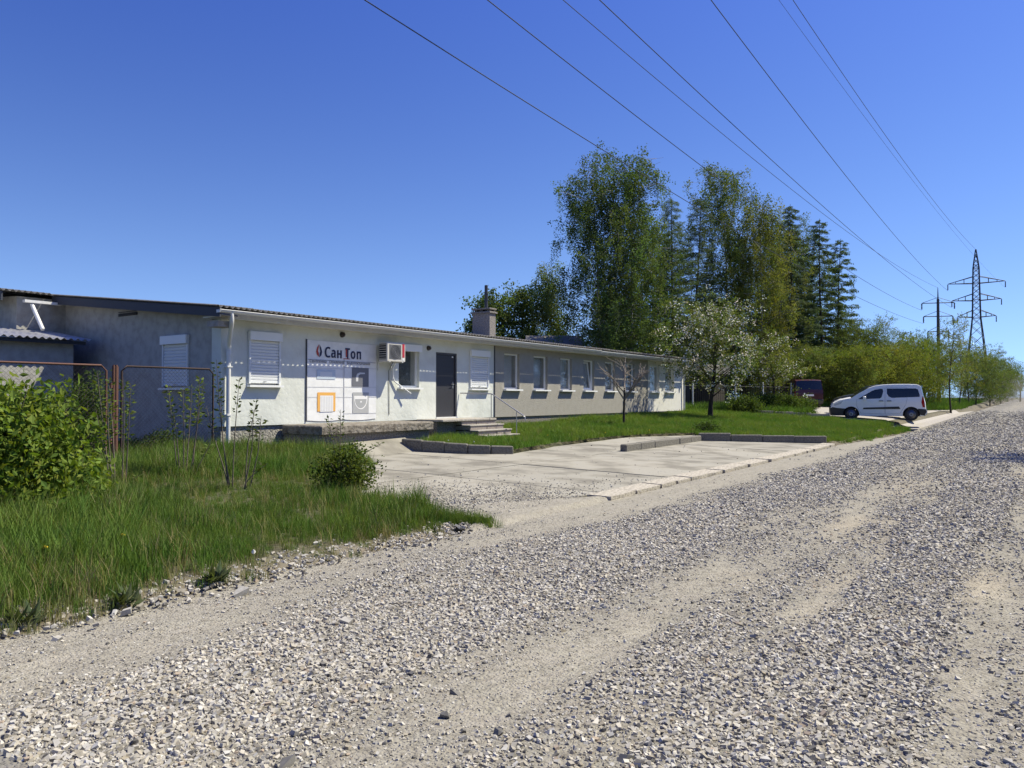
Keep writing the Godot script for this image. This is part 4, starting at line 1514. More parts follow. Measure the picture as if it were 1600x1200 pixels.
# outline: runs of points from the front bumper over the top to the rear bumper, cut into named strips
func make_car(t: Node, d: Dictionary) -> void:
	car_half = d.half
	car_len = d.length
	car_tumble = d.tumble
	var body: Material = d.paint
	var shell := []
	for s in d.strips:
		var l := line2(s[1])
		for p in l:
			if shell.is_empty() or (shell[-1] as Vector2).distance_to(p) > 0.001:
				shell.append(p)
		if s[0] == "windscreen" or s[0] == "rear_window":
			car_strip(s[0], t, l, s[2], M.car_glass, 0.05)
			var fr := car_strip("window_frame", t, l, s[2], body, 0.0, -0.012)
		else:
			car_strip(s[0], t, l, s[2], M.black_plastic if (s[0] as String).contains("bumper") else body)
	var outline := PackedVector2Array(shell)
	outline.append(Vector2(d.length - 0.1, 0.24))
	outline.append(Vector2(0.1, 0.22))
	var arches := [disc(d.axles[0], d.wheel + 0.065), disc(d.axles[1], d.wheel + 0.065)]
	var glass := []
	for w in d.windows:
		glass.append(poly2(w))
	var doors := []
	for w in d.doors:
		doors.append(poly2(w))
	var lamps := [poly2(d.headlight), poly2(d.taillight)]
	var bumpers := [poly2(d.front_bumper), poly2(d.rear_bumper)]
	for side in [-1.0, 1.0]:
		if d.has("cut"):
			for half in clipped(outline, PackedVector2Array([Vector2(-1, 0), Vector2(d.cut, 0), Vector2(d.cut, 3), Vector2(-1, 3)])):
				car_panel("front_wing", t, half, arches + glass + doors + lamps + bumpers, side, 0.0, body)
			for half in clipped(outline, PackedVector2Array([Vector2(d.cut, 0), Vector2(9, 0), Vector2(9, 3), Vector2(d.cut, 3)])):
				car_panel("rear_quarter", t, half, arches + glass + doors + lamps + bumpers, side, 0.0, body)
		else:
			car_panel("body_side", t, outline, arches + glass + doors + lamps + bumpers, side, 0.0, body)
		for i in doors.size():
			var inner: Array = Geometry2D.offset_polygon(doors[i], -0.007)
			for q in inner:
				var dn := car_panel("door", t, q, arches + glass, side, 0.0, body)
				var hx: Vector2 = line2(d.handles)[i]
				var hz := side_z(hx.x, hx.y)
				boxed("handle", Vector3(hx.x - 0.1 - car_len / 2, hx.y - 0.015, side * (hz + 0.002)), Vector3(hx.x + 0.1 - car_len / 2, hx.y + 0.02, side * (hz + 0.035)), M.black_plastic, dn)
			car_panel("door_seal", t, doors[i], arches + glass, side, -0.02, M.rubber, 0.2)
		for q in glass:
			car_panel("side_window", t, q, [], side, -0.008, M.car_glass)
		car_panel("headlight", t, lamps[0], [], side, 0.004, mat(0.55, 0.57, 0.6, 0.08))
		car_panel("tail_light", t, lamps[1], [], side, 0.006, mat(0.35, 0.012, 0.015, 0.15))
		for q in bumpers:
			car_panel("bumper_side", t, q, arches, side, 0.012, M.black_plastic if d.black_bumpers else body)
		if d.has("strip"):
			car_panel("side_moulding", t, poly2(d.strip), arches, side, 0.018, M.black_plastic)
		# door mirror
		var mz := side_z(d.mirror[0], d.mirror[1])
		var mr := boxed("mirror", Vector3(d.mirror[0] - 0.08 - car_len / 2, d.mirror[1] - 0.07, side * (mz + 0.05)), Vector3(d.mirror[0] + 0.06 - car_len / 2, d.mirror[1] + 0.09, side * (mz + 0.20)), body, t, 0.03)
		boxed("mirror_arm", Vector3(d.mirror[0] - 0.03 - car_len / 2, d.mirror[1] - 0.05, side * (mz - 0.03)), Vector3(d.mirror[0] + 0.03 - car_len / 2, d.mirror[1] - 0.01, side * (mz + 0.06)), M.black_plastic, mr)
		for ax in d.axles:
			wheel(t, ax.x, side * (side_z(ax.x, 0.45) - 0.125), d.wheel, side)
	# wheel wells and floor
	boxed("underbody", Vector3(0.25 - car_len / 2, 0.22, -car_half * 0.72), Vector3(car_len / 2 - 0.25, 0.75, car_half * 0.72), M.dark, t)
	if d.has("plate"):
		boxed("number_plate", Vector3(car_len / 2 + d.plate[0], d.plate[1], -0.26), Vector3(car_len / 2 + d.plate[0] + 0.012, d.plate[1] + 0.11, 0.26), M.white, t)

func build_vehicles() -> void:
	# white van, side on to the camera, nose to the building
	var w := {"half": 0.90, "length": 4.38, "tumble": 0.17, "paint": paint(0.86, 0.86, 0.85), "wheel": 0.315, "axles": [Vector2(0.98, 0.315), Vector2(3.70, 0.315)], "black_bumpers": true}
	w.strips = [["front_bumper", [[0.06, 0.24], [0.0, 0.42], [0.0, 0.60], [0.04, 0.68]], 0.10], ["grille_panel", [[0.04, 0.68], [0.13, 0.84]], 0.09], ["bonnet", [[0.13, 0.84], [0.42, 1.0], [0.72, 1.07], [0.98, 1.12]], 0.07],
		["windscreen", [[0.98, 1.12], [1.35, 1.37], [1.71, 1.58], [1.80, 1.625]], 0.09], ["roof", [[1.80, 1.625], [2.07, 1.72], [2.45, 1.775], [2.95, 1.80], [3.5, 1.80], [3.92, 1.785], [4.06, 1.745], [4.13, 1.68]], 0.03],
		["rear_window", [[4.13, 1.68], [4.24, 1.15]], 0.05], ["tailgate", [[4.24, 1.15], [4.30, 0.9], [4.33, 0.58]], 0.05], ["rear_bumper", [[4.33, 0.58], [4.38, 0.5], [4.38, 0.36], [4.28, 0.26]], 0.05]]
	w.windows = [[[1.30, 1.06], [1.50, 1.20], [1.90, 1.46], [2.10, 1.545], [2.36, 1.59], [2.44, 1.57], [2.46, 1.45], [2.38, 1.16], [2.30, 1.10]], [[2.62, 1.60], [3.9, 1.60], [4.0, 1.55], [4.08, 1.25], [4.06, 1.18], [2.85, 1.13], [2.70, 1.20], [2.62, 1.35]]]
	w.doors = [[[1.42, 0.36], [2.50, 0.32], [2.54, 1.62], [2.2, 1.62], [1.24, 1.04], [1.24, 0.72]], [[2.55, 0.32], [3.20, 0.36], [3.46, 0.80], [3.52, 1.06], [3.52, 1.665], [2.58, 1.65]]]
	w.handles = [[2.36, 0.98], [2.72, 0.98]]
	w.headlight = [[0.16, 0.80], [0.62, 1.0], [0.50, 0.82], [0.2, 0.72]]
	w.taillight = [[4.20, 1.22], [4.14, 0.92], [4.20, 0.66], [4.30, 0.68], [4.25, 1.15]]
	w.front_bumper = [[0.0, 0.42], [0.0, 0.60], [0.10, 0.66], [0.30, 0.62], [0.78, 0.58], [0.80, 0.24], [0.06, 0.24]]
	w.rear_bumper = [[3.95, 0.30], [4.0, 0.60], [4.33, 0.57], [4.38, 0.46], [4.28, 0.26]]
	w.strip = [[1.52, 0.56], [1.56, 0.64], [3.16, 0.70], [3.22, 0.58]]
	w.mirror = [1.62, 1.12]
	w.plate = [-0.055, 0.72]
	var c := at_depth(1371, 640, 39.4)
	var ground := 0.48
	# perpendicular to the line of sight: its local +x (tail) points to the road
	var dir := Vector2(c.x - EYE.x, c.z - EYE.z).normalized()
	var t := thing("parked_van", "white compact van with dark windows and black side moulding parked nose towards the building", "van", Vector3(c.x, ground, c.z), atan2(dir.x, dir.y) + PI)
	make_car(t, w)
	# dark car behind it
	var k := {"half": 0.89, "length": 4.5, "tumble": 0.28, "paint": paint(0.018, 0.019, 0.022), "wheel": 0.31, "axles": [Vector2(0.88, 0.31), Vector2(3.55, 0.31)], "black_bumpers": false}
	k.strips = [["front_bumper", [[0.06, 0.24], [0.0, 0.42], [0.03, 0.66]], 0.10], ["bonnet", [[0.03, 0.66], [0.15, 0.80], [0.6, 0.92], [1.15, 1.0]], 0.05], ["windscreen", [[1.15, 1.0], [1.6, 1.27], [1.85, 1.37]], 0.08],
		["roof", [[1.85, 1.37], [2.3, 1.45], [2.9, 1.46], [3.5, 1.42], [3.8, 1.36]], 0.03], ["rear_window", [[3.8, 1.36], [4.25, 1.02]], 0.05], ["tailgate", [[4.25, 1.02], [4.42, 0.95], [4.45, 0.62]], 0.05], ["rear_bumper", [[4.45, 0.62], [4.5, 0.5], [4.4, 0.26]], 0.05]]
	k.windows = [[[1.45, 1.0], [1.95, 1.32], [2.4, 1.38], [2.55, 1.0]], [[2.65, 1.0], [2.6, 1.39], [3.3, 1.36], [3.75, 1.05]]]
	k.doors = [[[1.35, 0.3], [2.58, 0.3], [2.58, 0.97], [1.35, 0.97]], [[2.62, 0.3], [3.1, 0.35], [3.35, 0.75], [3.5, 0.98], [2.62, 0.98]]]
	k.handles = [[2.4, 0.85], [3.2, 0.86]]
	k.headlight = [[0.1, 0.7], [0.5, 0.85], [0.42, 0.72], [0.12, 0.62]]
	k.taillight = [[4.2, 0.98], [4.1, 0.82], [4.42, 0.74], [4.4, 0.92]]
	k.front_bumper = [[0.0, 0.42], [0.03, 0.58], [0.4, 0.56], [0.5, 0.24], [0.06, 0.24]]
	k.rear_bumper = [[4.0, 0.28], [4.05, 0.56], [4.46, 0.58], [4.5, 0.5], [4.4, 0.26]]
	k.mirror = [1.6, 1.02]
	k.cut = 2.6
	c = at_depth(1369, 636, 43.6)
	t = thing("parked_car", "dark tall car mostly hidden behind the white van", "car", Vector3(c.x, 0.60, c.z), atan2(dir.x, dir.y) + PI + 0.04)
	t.scale = Vector3(1.02, 1.2, 1.0)
	make_car(t, k)
	# maroon van seen from behind
	var r := {"half": 0.93, "length": 4.7, "tumble": 0.12, "paint": paint(0.060, 0.012, 0.010), "wheel": 0.32, "axles": [Vector2(0.95, 0.32), Vector2(3.85, 0.32)], "black_bumpers": false}
	r.strips = [["front_bumper", [[0.06, 0.26], [0.0, 0.45], [0.03, 0.70]], 0.10], ["bonnet", [[0.03, 0.70], [0.2, 0.95], [0.8, 1.15]], 0.06], ["windscreen", [[0.8, 1.15], [1.25, 1.6], [1.4, 1.72]], 0.08],
		["roof", [[1.4, 1.72], [1.9, 1.84], [3.0, 1.88], [4.2, 1.86], [4.45, 1.78]], 0.03], ["rear_window", [[4.45, 1.78], [4.6, 1.2]], 0.04], ["tailgate", [[4.6, 1.2], [4.66, 0.9], [4.67, 0.55]], 0.04], ["rear_bumper", [[4.67, 0.55], [4.72, 0.5], [4.6, 0.28]], 0.05]]
	r.windows = [[[1.25, 1.2], [1.55, 1.62], [2.1, 1.68], [2.1, 1.2]], [[2.25, 1.2], [2.25, 1.68], [3.2, 1.68], [3.2, 1.2]], [[3.3, 1.2], [3.3, 1.68], [4.25, 1.64], [4.35, 1.2]]]
	r.doors = [[[1.3, 0.35], [2.15, 0.35], [2.15, 1.15], [1.2, 1.15]], [[2.2, 0.35], [3.25, 0.35], [3.25, 1.15], [2.2, 1.15]]]
	r.handles = [[2.0, 1.0], [2.35, 1.0]]
	r.headlight = [[0.1, 0.75], [0.4, 0.98], [0.4, 0.8], [0.12, 0.66]]
	r.taillight = [[4.52, 1.1], [4.45, 0.7], [4.64, 0.7], [4.60, 1.1]]
	r.front_bumper = [[0.0, 0.45], [0.03, 0.6], [0.5, 0.58], [0.5, 0.26], [0.06, 0.26]]
	r.rear_bumper = [[4.2, 0.3], [4.25, 0.54], [4.67, 0.54], [4.72, 0.5], [4.6, 0.28]]
	r.mirror = [1.4, 1.25]
	r.cut = 2.175
	r.plate = [0.01, 0.78]
	c = at_depth(1250, 633, 53.0)
	var away := Vector2(c.x, c.z).normalized()
	var yaw := atan2(-away.y, away.x)       # local +x along the sight line
	t = thing("parked_van", "maroon van seen from behind, parked by the bar fence", "van", Vector3(c.x, ground_y(c.x, -c.z) + 0.02, c.z), yaw + PI + 0.26)
	make_car(t, r)

# ---------------------------------------------------------------- power lines
func build_power_lines() -> void:
	var c := at_depth(1527, 600, 135.0)
	var gy := ground_y(c.x, -c.z)
	var t := thing("lattice_pylon", "tall dark steel lattice pylon with three pairs of cross arms", "pylon", Vector3(c.x, gy, c.z), deg_to_rad(8.0))
	var top := at_depth(1524, 389, 135.0).y - gy
	var half := func(y: float) -> float:
		return lerpf(2.1, 0.62, clampf(y / (top * 0.55), 0.0, 1.0)) if y < top * 0.55 else lerpf(0.62, 0.45, (y - top * 0.55) / (top * 0.33)) if y < top * 0.88 else lerpf(0.45, 0.04, (y - top * 0.88) / (top * 0.12))
	var levels := [0.0]
	var y := 0.0
	while y < top - 0.6:
		y += maxf(0.8, 1.8 * (half.call(y) as float))
		levels.append(minf(y, top))
	levels[-1] = top
	for e in 4:
		var g := Geo.new()
		var sx := 1.0 if e in [0, 1] else -1.0
		var sz := 1.0 if e in [0, 3] else -1.0
		for i in levels.size() - 1:
			var a: float = half.call(levels[i]); var b: float = half.call(levels[i + 1])
			g.bar(Vector3(sx * a, levels[i], sz * a), Vector3(sx * b, levels[i + 1], sz * b), 0.085, 4)
		obj("leg", g, M.lattice, t)
	var g2 := Geo.new()
	for i in levels.size() - 1:
		var a: float = half.call(levels[i]); var b: float = half.call(levels[i + 1])
		var y0: float = levels[i]; var y1: float = levels[i + 1]
		for f in 4:
			var rot := Basis(Vector3.UP, f * PI / 2)
			g2.bar(rot * Vector3(-a, y0, a), rot * Vector3(b, y1, b), 0.04, 4)
			g2.bar(rot * Vector3(a, y0, a), rot * Vector3(-b, y1, b), 0.04, 4)
			if i % 3 == 0:
				g2.bar(rot * Vector3(-a, y0, a), rot * Vector3(a, y0, a), 0.04, 4)
	obj("bracing", g2, M.lattice, t, "stuff")
	var tips := []
	for q in [[441, 4.35], [468, 3.75], [494, 2.95]]:
		var ay := at_depth(1524, q[0], 135.0).y - gy
		for e in [-1.0, 1.0]:
			var g := Geo.new()
			var tip := Vector3(e * q[1], ay, 0)
			var h: float = half.call(ay)
			for z in [-1.0, 1.0]:
				g.bar(Vector3(e * h, ay - 0.15, z * h), tip, 0.06, 4)
				g.bar(Vector3(e * h, ay + 1.05, z * h), tip, 0.05, 4)
				for k in [0.35, 0.68]:
					g.bar(Vector3(e * h, ay - 0.15, z * h).lerp(tip, k), Vector3(e * h, ay + 1.05, z * h).lerp(tip, k), 0.035, 4)
			obj("cross_arm", g, M.lattice, t)
			g = Geo.new()
			var p := []
			var r := []
			for k in 11:
				p.append(tip + Vector3(0, -0.1 - k * 0.1, 0)); r.append(0.05 if k % 2 == 0 else 0.12)
			g.tube(p, r, 7)
			obj("insulator", g, M.insulator, t)
			tips.append(t.transform * (tip + Vector3(0, -1.2, 0)))
	# single pole line in front
	var pc := at_depth(1467, 610, 104.0)
	gy = ground_y(pc.x, -pc.z)
	var pole := thing("power_pole", "dark concrete power pole with three single cross arms", "pole", Vector3(pc.x, gy, pc.z), deg_to_rad(20.0))
	var ph := at_depth(1467, 449, 104.0).y - gy
	g2 = Geo.new()
	g2.tube([Vector3(0, -0.3, 0), Vector3(0, ph * 0.9, 0), Vector3(0, ph * 0.9, 0)], [0.27, 0.17, 0.1], 10)
	obj("shaft", g2, M.pole, pole)
	g2 = Geo.new()
	g2.tube([Vector3(0, ph * 0.9, 0), Vector3(0, ph, 0)], [0.10, 0.04], 6)
	obj("shaft_tip", g2, M.lattice, pole)
	var ends := []
	for q in [[473, -2.0, 2.0], [494, -1.8, 1.8], [518, -1.3, 1.3]]:
		var ay := at_depth(1467, q[0], 104.0).y - gy
		g2 = Geo.new()
		g2.bar(Vector3(q[1], ay, 0), Vector3(q[2], ay, 0), 0.06, 4)
		g2.bar(Vector3(q[1], ay + 0.02, 0), Vector3(0, ay + 0.75, 0), 0.03, 4)
		g2.bar(Vector3(q[2], ay + 0.02, 0), Vector3(0, ay + 0.75, 0), 0.03, 4)
		obj("cross_arm", g2, M.lattice, pole)
		for e in [q[1], q[2]]:
			g2 = Geo.new()
			var p := []
			var r := []
			for k in 9:
				p.append(Vector3(e, ay - 0.05 - k * 0.1, 0)); r.append(0.05 if k % 2 == 0 else 0.12)
			g2.tube(p, r, 7)
			obj("insulator", g2, M.insulator, pole)
		ends.append(pole.transform * Vector3(q[1], ay - 0.95, 0))
	# conductors: from the far fitting over the road to the next support behind the camera
	var peak := t.transform * Vector3(0, top, 0)
	var runs := [[ends[1], 570.0, 12.0, 0.011, "lowest power cable, running to the second arm of the concrete pole"], [ends[0], 762.0, 13.6, 0.011, "power cable running to the upper arm of the concrete pole"],
		[pole.transform * Vector3(0, ph, 0), 880.0, 15.4, 0.009, "power cable running to the tip of the concrete pole"], [tips[2], 937.0, 17.6, 0.013, "thick power cable running to the middle arm of the lattice pylon"],
		[tips[0], 1111.0, 20.6, 0.014, "thick power cable running to the top arm of the lattice pylon"], [peak, 1239.0, 25.6, 0.013, "earth cable running to the peak of the lattice pylon"], [tips[1], 1217.0, 21.5, 0.006, "faint thin cable running to the road-side top arm of the pylon"]]
	for r in runs:
		var d := ray(r[1], 0)
		var near: Vector3 = EYE + d * ((r[2] - EYE.y) / d.y)
		var far: Vector3 = r[0]
		var flat := Vector3(near.x - far.x, 0, near.z - far.z)
		var span := flat.length() * 1.7
		var u_n := flat.length() / span
		var sag := 3.2
		var y_b: float = (near.y - far.y + 4.0 * sag * u_n * (1.0 - u_n)) / u_n + far.y
		var p := []
		var rad := []
		for i in 61:
			var u := i / 60.0
			p.append(Vector3(far.x, 0, far.z) + flat.normalized() * span * u + Vector3(0, far.y + (y_b - far.y) * u - 4.0 * sag * u * (1.0 - u), 0))
			rad.append(r[3] * 1.6)
		var g := Geo.new()
		g.tube(p, rad, 5)
		tag(obj("power_cable", g, M.wire), r[4], "cable", "overhead power cables")

# ---------------------------------------------------------------- foliage building blocks
func leaf(g: Geo, at: Vector3, along: Vector3, across: Vector3, l: float, w: float) -> void:
	# a folded rhombus
	var n := along.cross(across).normalized()
	var tip := at + along * l
	var a := at + along * l * 0.45 + across * w * 0.5 + n * w * 0.12
	var b := at + along * l * 0.45 - across * w * 0.5 + n * w * 0.12
	g.tri(at, a, tip)
	g.tri(at, tip, b)

func clump(seed: int, count: int, radius: float, l: float, w: float, hang := 0.0, flat := 1.0) -> ArrayMesh:
	var r := RandomNumberGenerator.new()
	r.seed = seed
	var g := Geo.new()
	for i in count:
		var at := Vector3(r.randfn(), r.randfn() * flat, r.randfn()) * radius * 0.5
		var d := Vector3(r.randf_range(-1, 1), r.randf_range(-1, 1) - hang, r.randf_range(-1, 1)).normalized()
		var x := d.cross(Vector3(r.randf_range(-1, 1), r.randf_range(-1, 1), r.randf_range(-1, 1))).normalized()
		var k := r.randf_range(0.7, 1.25)
		leaf(g, at, d, x, l * k, w * k)
	return g.mesh()

func needles(seed: int, count: int, length: float, l: float, hang := 0.3) -> ArrayMesh:
	# a short twig along +x bristling with needle tufts
	var r := RandomNumberGenerator.new()
	r.seed = seed
	var g := Geo.new()
	for i in count:
		var at := Vector3(r.randf() * length, r.randf_range(-0.06, 0.03), r.randf_range(-0.14, 0.14))
		var d := Vector3(r.randf_range(0.1, 1), r.randf_range(-0.7, 0.4) - hang, r.randf_range(-1, 1)).normalized()
		var x := d.cross(Vector3(r.randf_range(-1, 1), 1, r.randf_range(-1, 1))).normalized()
		leaf(g, at, d, x, l * r.randf_range(0.7, 1.3), l * 0.24)
	return g.mesh()

func shade_of(c: Color, spread: float) -> Color:
	var k := 1.0 + R(-spread, spread)
	return Color(c.r * k * (1.0 + R(-0.12, 0.12)), c.g * k, c.b * k)

var shapes := {}

func make_shapes() -> void:
	shapes.birch = clump(1, 11, 0.26, 0.14, 0.10, 0.6)
	shapes.broad = clump(2, 12, 0.34, 0.17, 0.12, 0.2)
	shapes.small = clump(3, 12, 0.26, 0.10, 0.065, 0.1)
	shapes.spruce = needles(4, 26, 0.5, 0.20, 0.45)
	shapes.larch = needles(5, 18, 0.5, 0.15, 0.25)
	shapes.bush = clump(6, 7, 0.17, 0.115, 0.055, -0.1)
	shapes.rose = clump(7, 9, 0.13, 0.05, 0.032, 0.0)
	shapes.petals = clump(8, 10, 0.22, 0.085, 0.085, 0.0)
	shapes.single = clump(9, 1, 0.0, 0.1, 0.05)

# one tree. d: h height, w crown half width, low (share of height where the crown begins), limbs, per (leaf clumps a limb), kind, col
func tree(called: String, label: String, group: String, at: Vector3, d: Dictionary, seed: int) -> Node3D:
	rng.seed = seed
	var t := thing(called, label, "tree", at, 0.0, group)
	var h: float = d.h
	var w: float = d.w
	var kind: String = d.kind
	var g := Geo.new()
	var lean := Vector3(R(-0.03, 0.03), 0, R(-0.03, 0.03)) * h
	var stem := func(k: float) -> Vector3: return Vector3(lean.x * k * k + 0.12 * sin(k * 5.0 + seed), h * k, lean.z * k * k + 0.10 * sin(k * 4.0 + seed * 2.0))
	var p := []
	var r := []
	var thick: float = d.get("trunk", 0.011 * h)
	for i in 9:
		p.append(stem.call(i / 8.0) + (Vector3(0, -0.25, 0) if i == 0 else Vector3.ZERO))
		r.append(lerpf(thick, 0.015, pow(i / 8.0, 0.85)) * (1.25 if i == 0 else 1.0))
	g.tube(p, r, 8)
	var buf := PackedFloat32Array()
	var extra := PackedFloat32Array()
	var low: float = d.low
	var n: int = d.limbs
	var col: Color = d.col
	for i in n:
		var k := lerpf(low, 0.995, pow((i + R(0.0, 0.9)) / n, 0.9))
		var az := i * 2.4 + R(-0.5, 0.5)
		var q := (k - low) / (1.0 - low)
		var reach := 0.0
		if kind == "spruce" or kind == "larch":
			reach = w * (pow(1.0 - q, 0.8) * 0.95 + 0.08) * R(0.75, 1.1)
		elif kind == "birch":
			reach = w * (0.30 + 0.70 * sin(PI * clampf(0.12 + q * 0.80, 0.0, 1.0))) * R(0.5, 1.1)
		else:
			reach = w * sqrt(maxf(0.05, 1.0 - pow(absf(q - 0.38) / 0.64, 2.0))) * R(0.55, 1.08)
		var out := Vector3(cos(az), 0, sin(az))
		var rise := 0.45 if kind == "birch" else 0.05 if kind == "larch" else -0.18 if kind == "spruce" else 0.55
		var a: Vector3 = stem.call(k if kind in ["spruce", "larch"] else k * lerpf(0.80, 0.99, q))
		var b := a + out * reach * 0.5 + Vector3(0, reach * rise * 0.62, 0)
		var c := a + out * reach + Vector3(0, reach * rise * (0.75 if kind == "birch" else 1.0), 0)
		if kind in ["spruce", "larch"]:
			c.y += reach * 0.10
		var lr := maxf(0.012, thick * 0.30 * (1.0 - q * 0.75))
		g.tube([a, b, c], [lr, lr * 0.6, 0.007], 5, false)
		var per: int = maxi(3, roundi(d.per * (0.35 + 0.65 * reach / w)))
		if kind in ["spruce", "larch"]:
			for j in per:
				var f := pow(R(0.03, 1.0), 0.75)
				var on := a.lerp(b, f * 2.0) if f < 0.5 else b.lerp(c, f * 2.0 - 1.0)
				var side := out.rotated(Vector3.UP, R(-1.0, 1.0))
				var bs := Basis(Vector3.UP, atan2(-side.z, side.x)) * Basis(Vector3(0, 0, 1), R(-0.5, 0.1))
				put(buf, on + Vector3(R(-0.15, 0.15), R(-0.18, 0.05), R(-0.15, 0.15)), bs.scaled_local(Vector3.ONE * R(0.7, 1.3) * (1.0 - 0.45 * q)), shade_of(col, 0.22))
			continue
		# leafy sprays: each hangs on its own side twig, so that gaps open between them
		var sprays := maxi(2, roundi(per / 6.0))
		for j in sprays:
			var f := pow(R(0.06 if kind == "birch" else 0.15, 1.0), 0.8)
			var on := a.lerp(b, f * 2.0) if f < 0.5 else b.lerp(c, f * 2.0 - 1.0)
			var end := on + Vector3(rng.randfn(), rng.randfn() * 0.7 + 0.2, rng.randfn()) * 0.17 * w
			g.tube([on, on.lerp(end, 0.5) + Vector3(0, 0.05, 0), end], [0.014, 0.010, 0.005], 3, false)
			var tone := shade_of(col, 0.28)
			var tight := R(0.16, 0.34) if kind == "birch" else 0.055 * w + 0.12
			for e in 6:
				var at2 := end + Vector3(rng.randfn(), rng.randfn() * 0.8, rng.randfn()) * tight
				put(buf, at2, tumbled(Vector3.ONE * R(0.7, 1.2)), shade_of(tone, 0.12))
				if d.has("blossom") and rng.randf() < d.blossom:
					put(extra, at2 + Vector3(rng.randfn(), rng.randfn(), rng.randfn()) * 0.12, tumbled(Vector3.ONE * R(0.6, 1.0)), shade_of(Color(0.80, 0.77, 0.70), 0.10))
			if kind == "birch":
				for m in 3:
					var from := end + Vector3(R(-0.3, 0.3), R(-0.1, 0.1), R(-0.3, 0.3))
					var n2 := int(R(0.4, d.get("hang", 1.5)) / 0.27)
					for e in n2:
						put(buf, from + Vector3(R(-0.05, 0.05), -0.27 * (e + 1), R(-0.05, 0.05)), tumbled(Vector3(0.6, 0.85, 0.6)), shade_of(tone, 0.12))
	obj("trunk", g, d.get("bark", M.bark), t)
	copies("crown", shapes[d.get("leaf", kind)], M.needle if kind in ["spruce", "larch"] else M.leaf, buf, t)
	if extra.size():
		copies("blossom", shapes.petals, M.petal, extra, t)
	return t

func spot_at(px: float, depth: float) -> Vector3:
	var p := at_depth(px, 600, depth)
	return Vector3(p.x, ground_y(p.x, -p.z), p.z)

func height_for(px: float, py: float, depth: float) -> float:
	return at_depth(px, py, depth).y - spot_at(px, depth).y

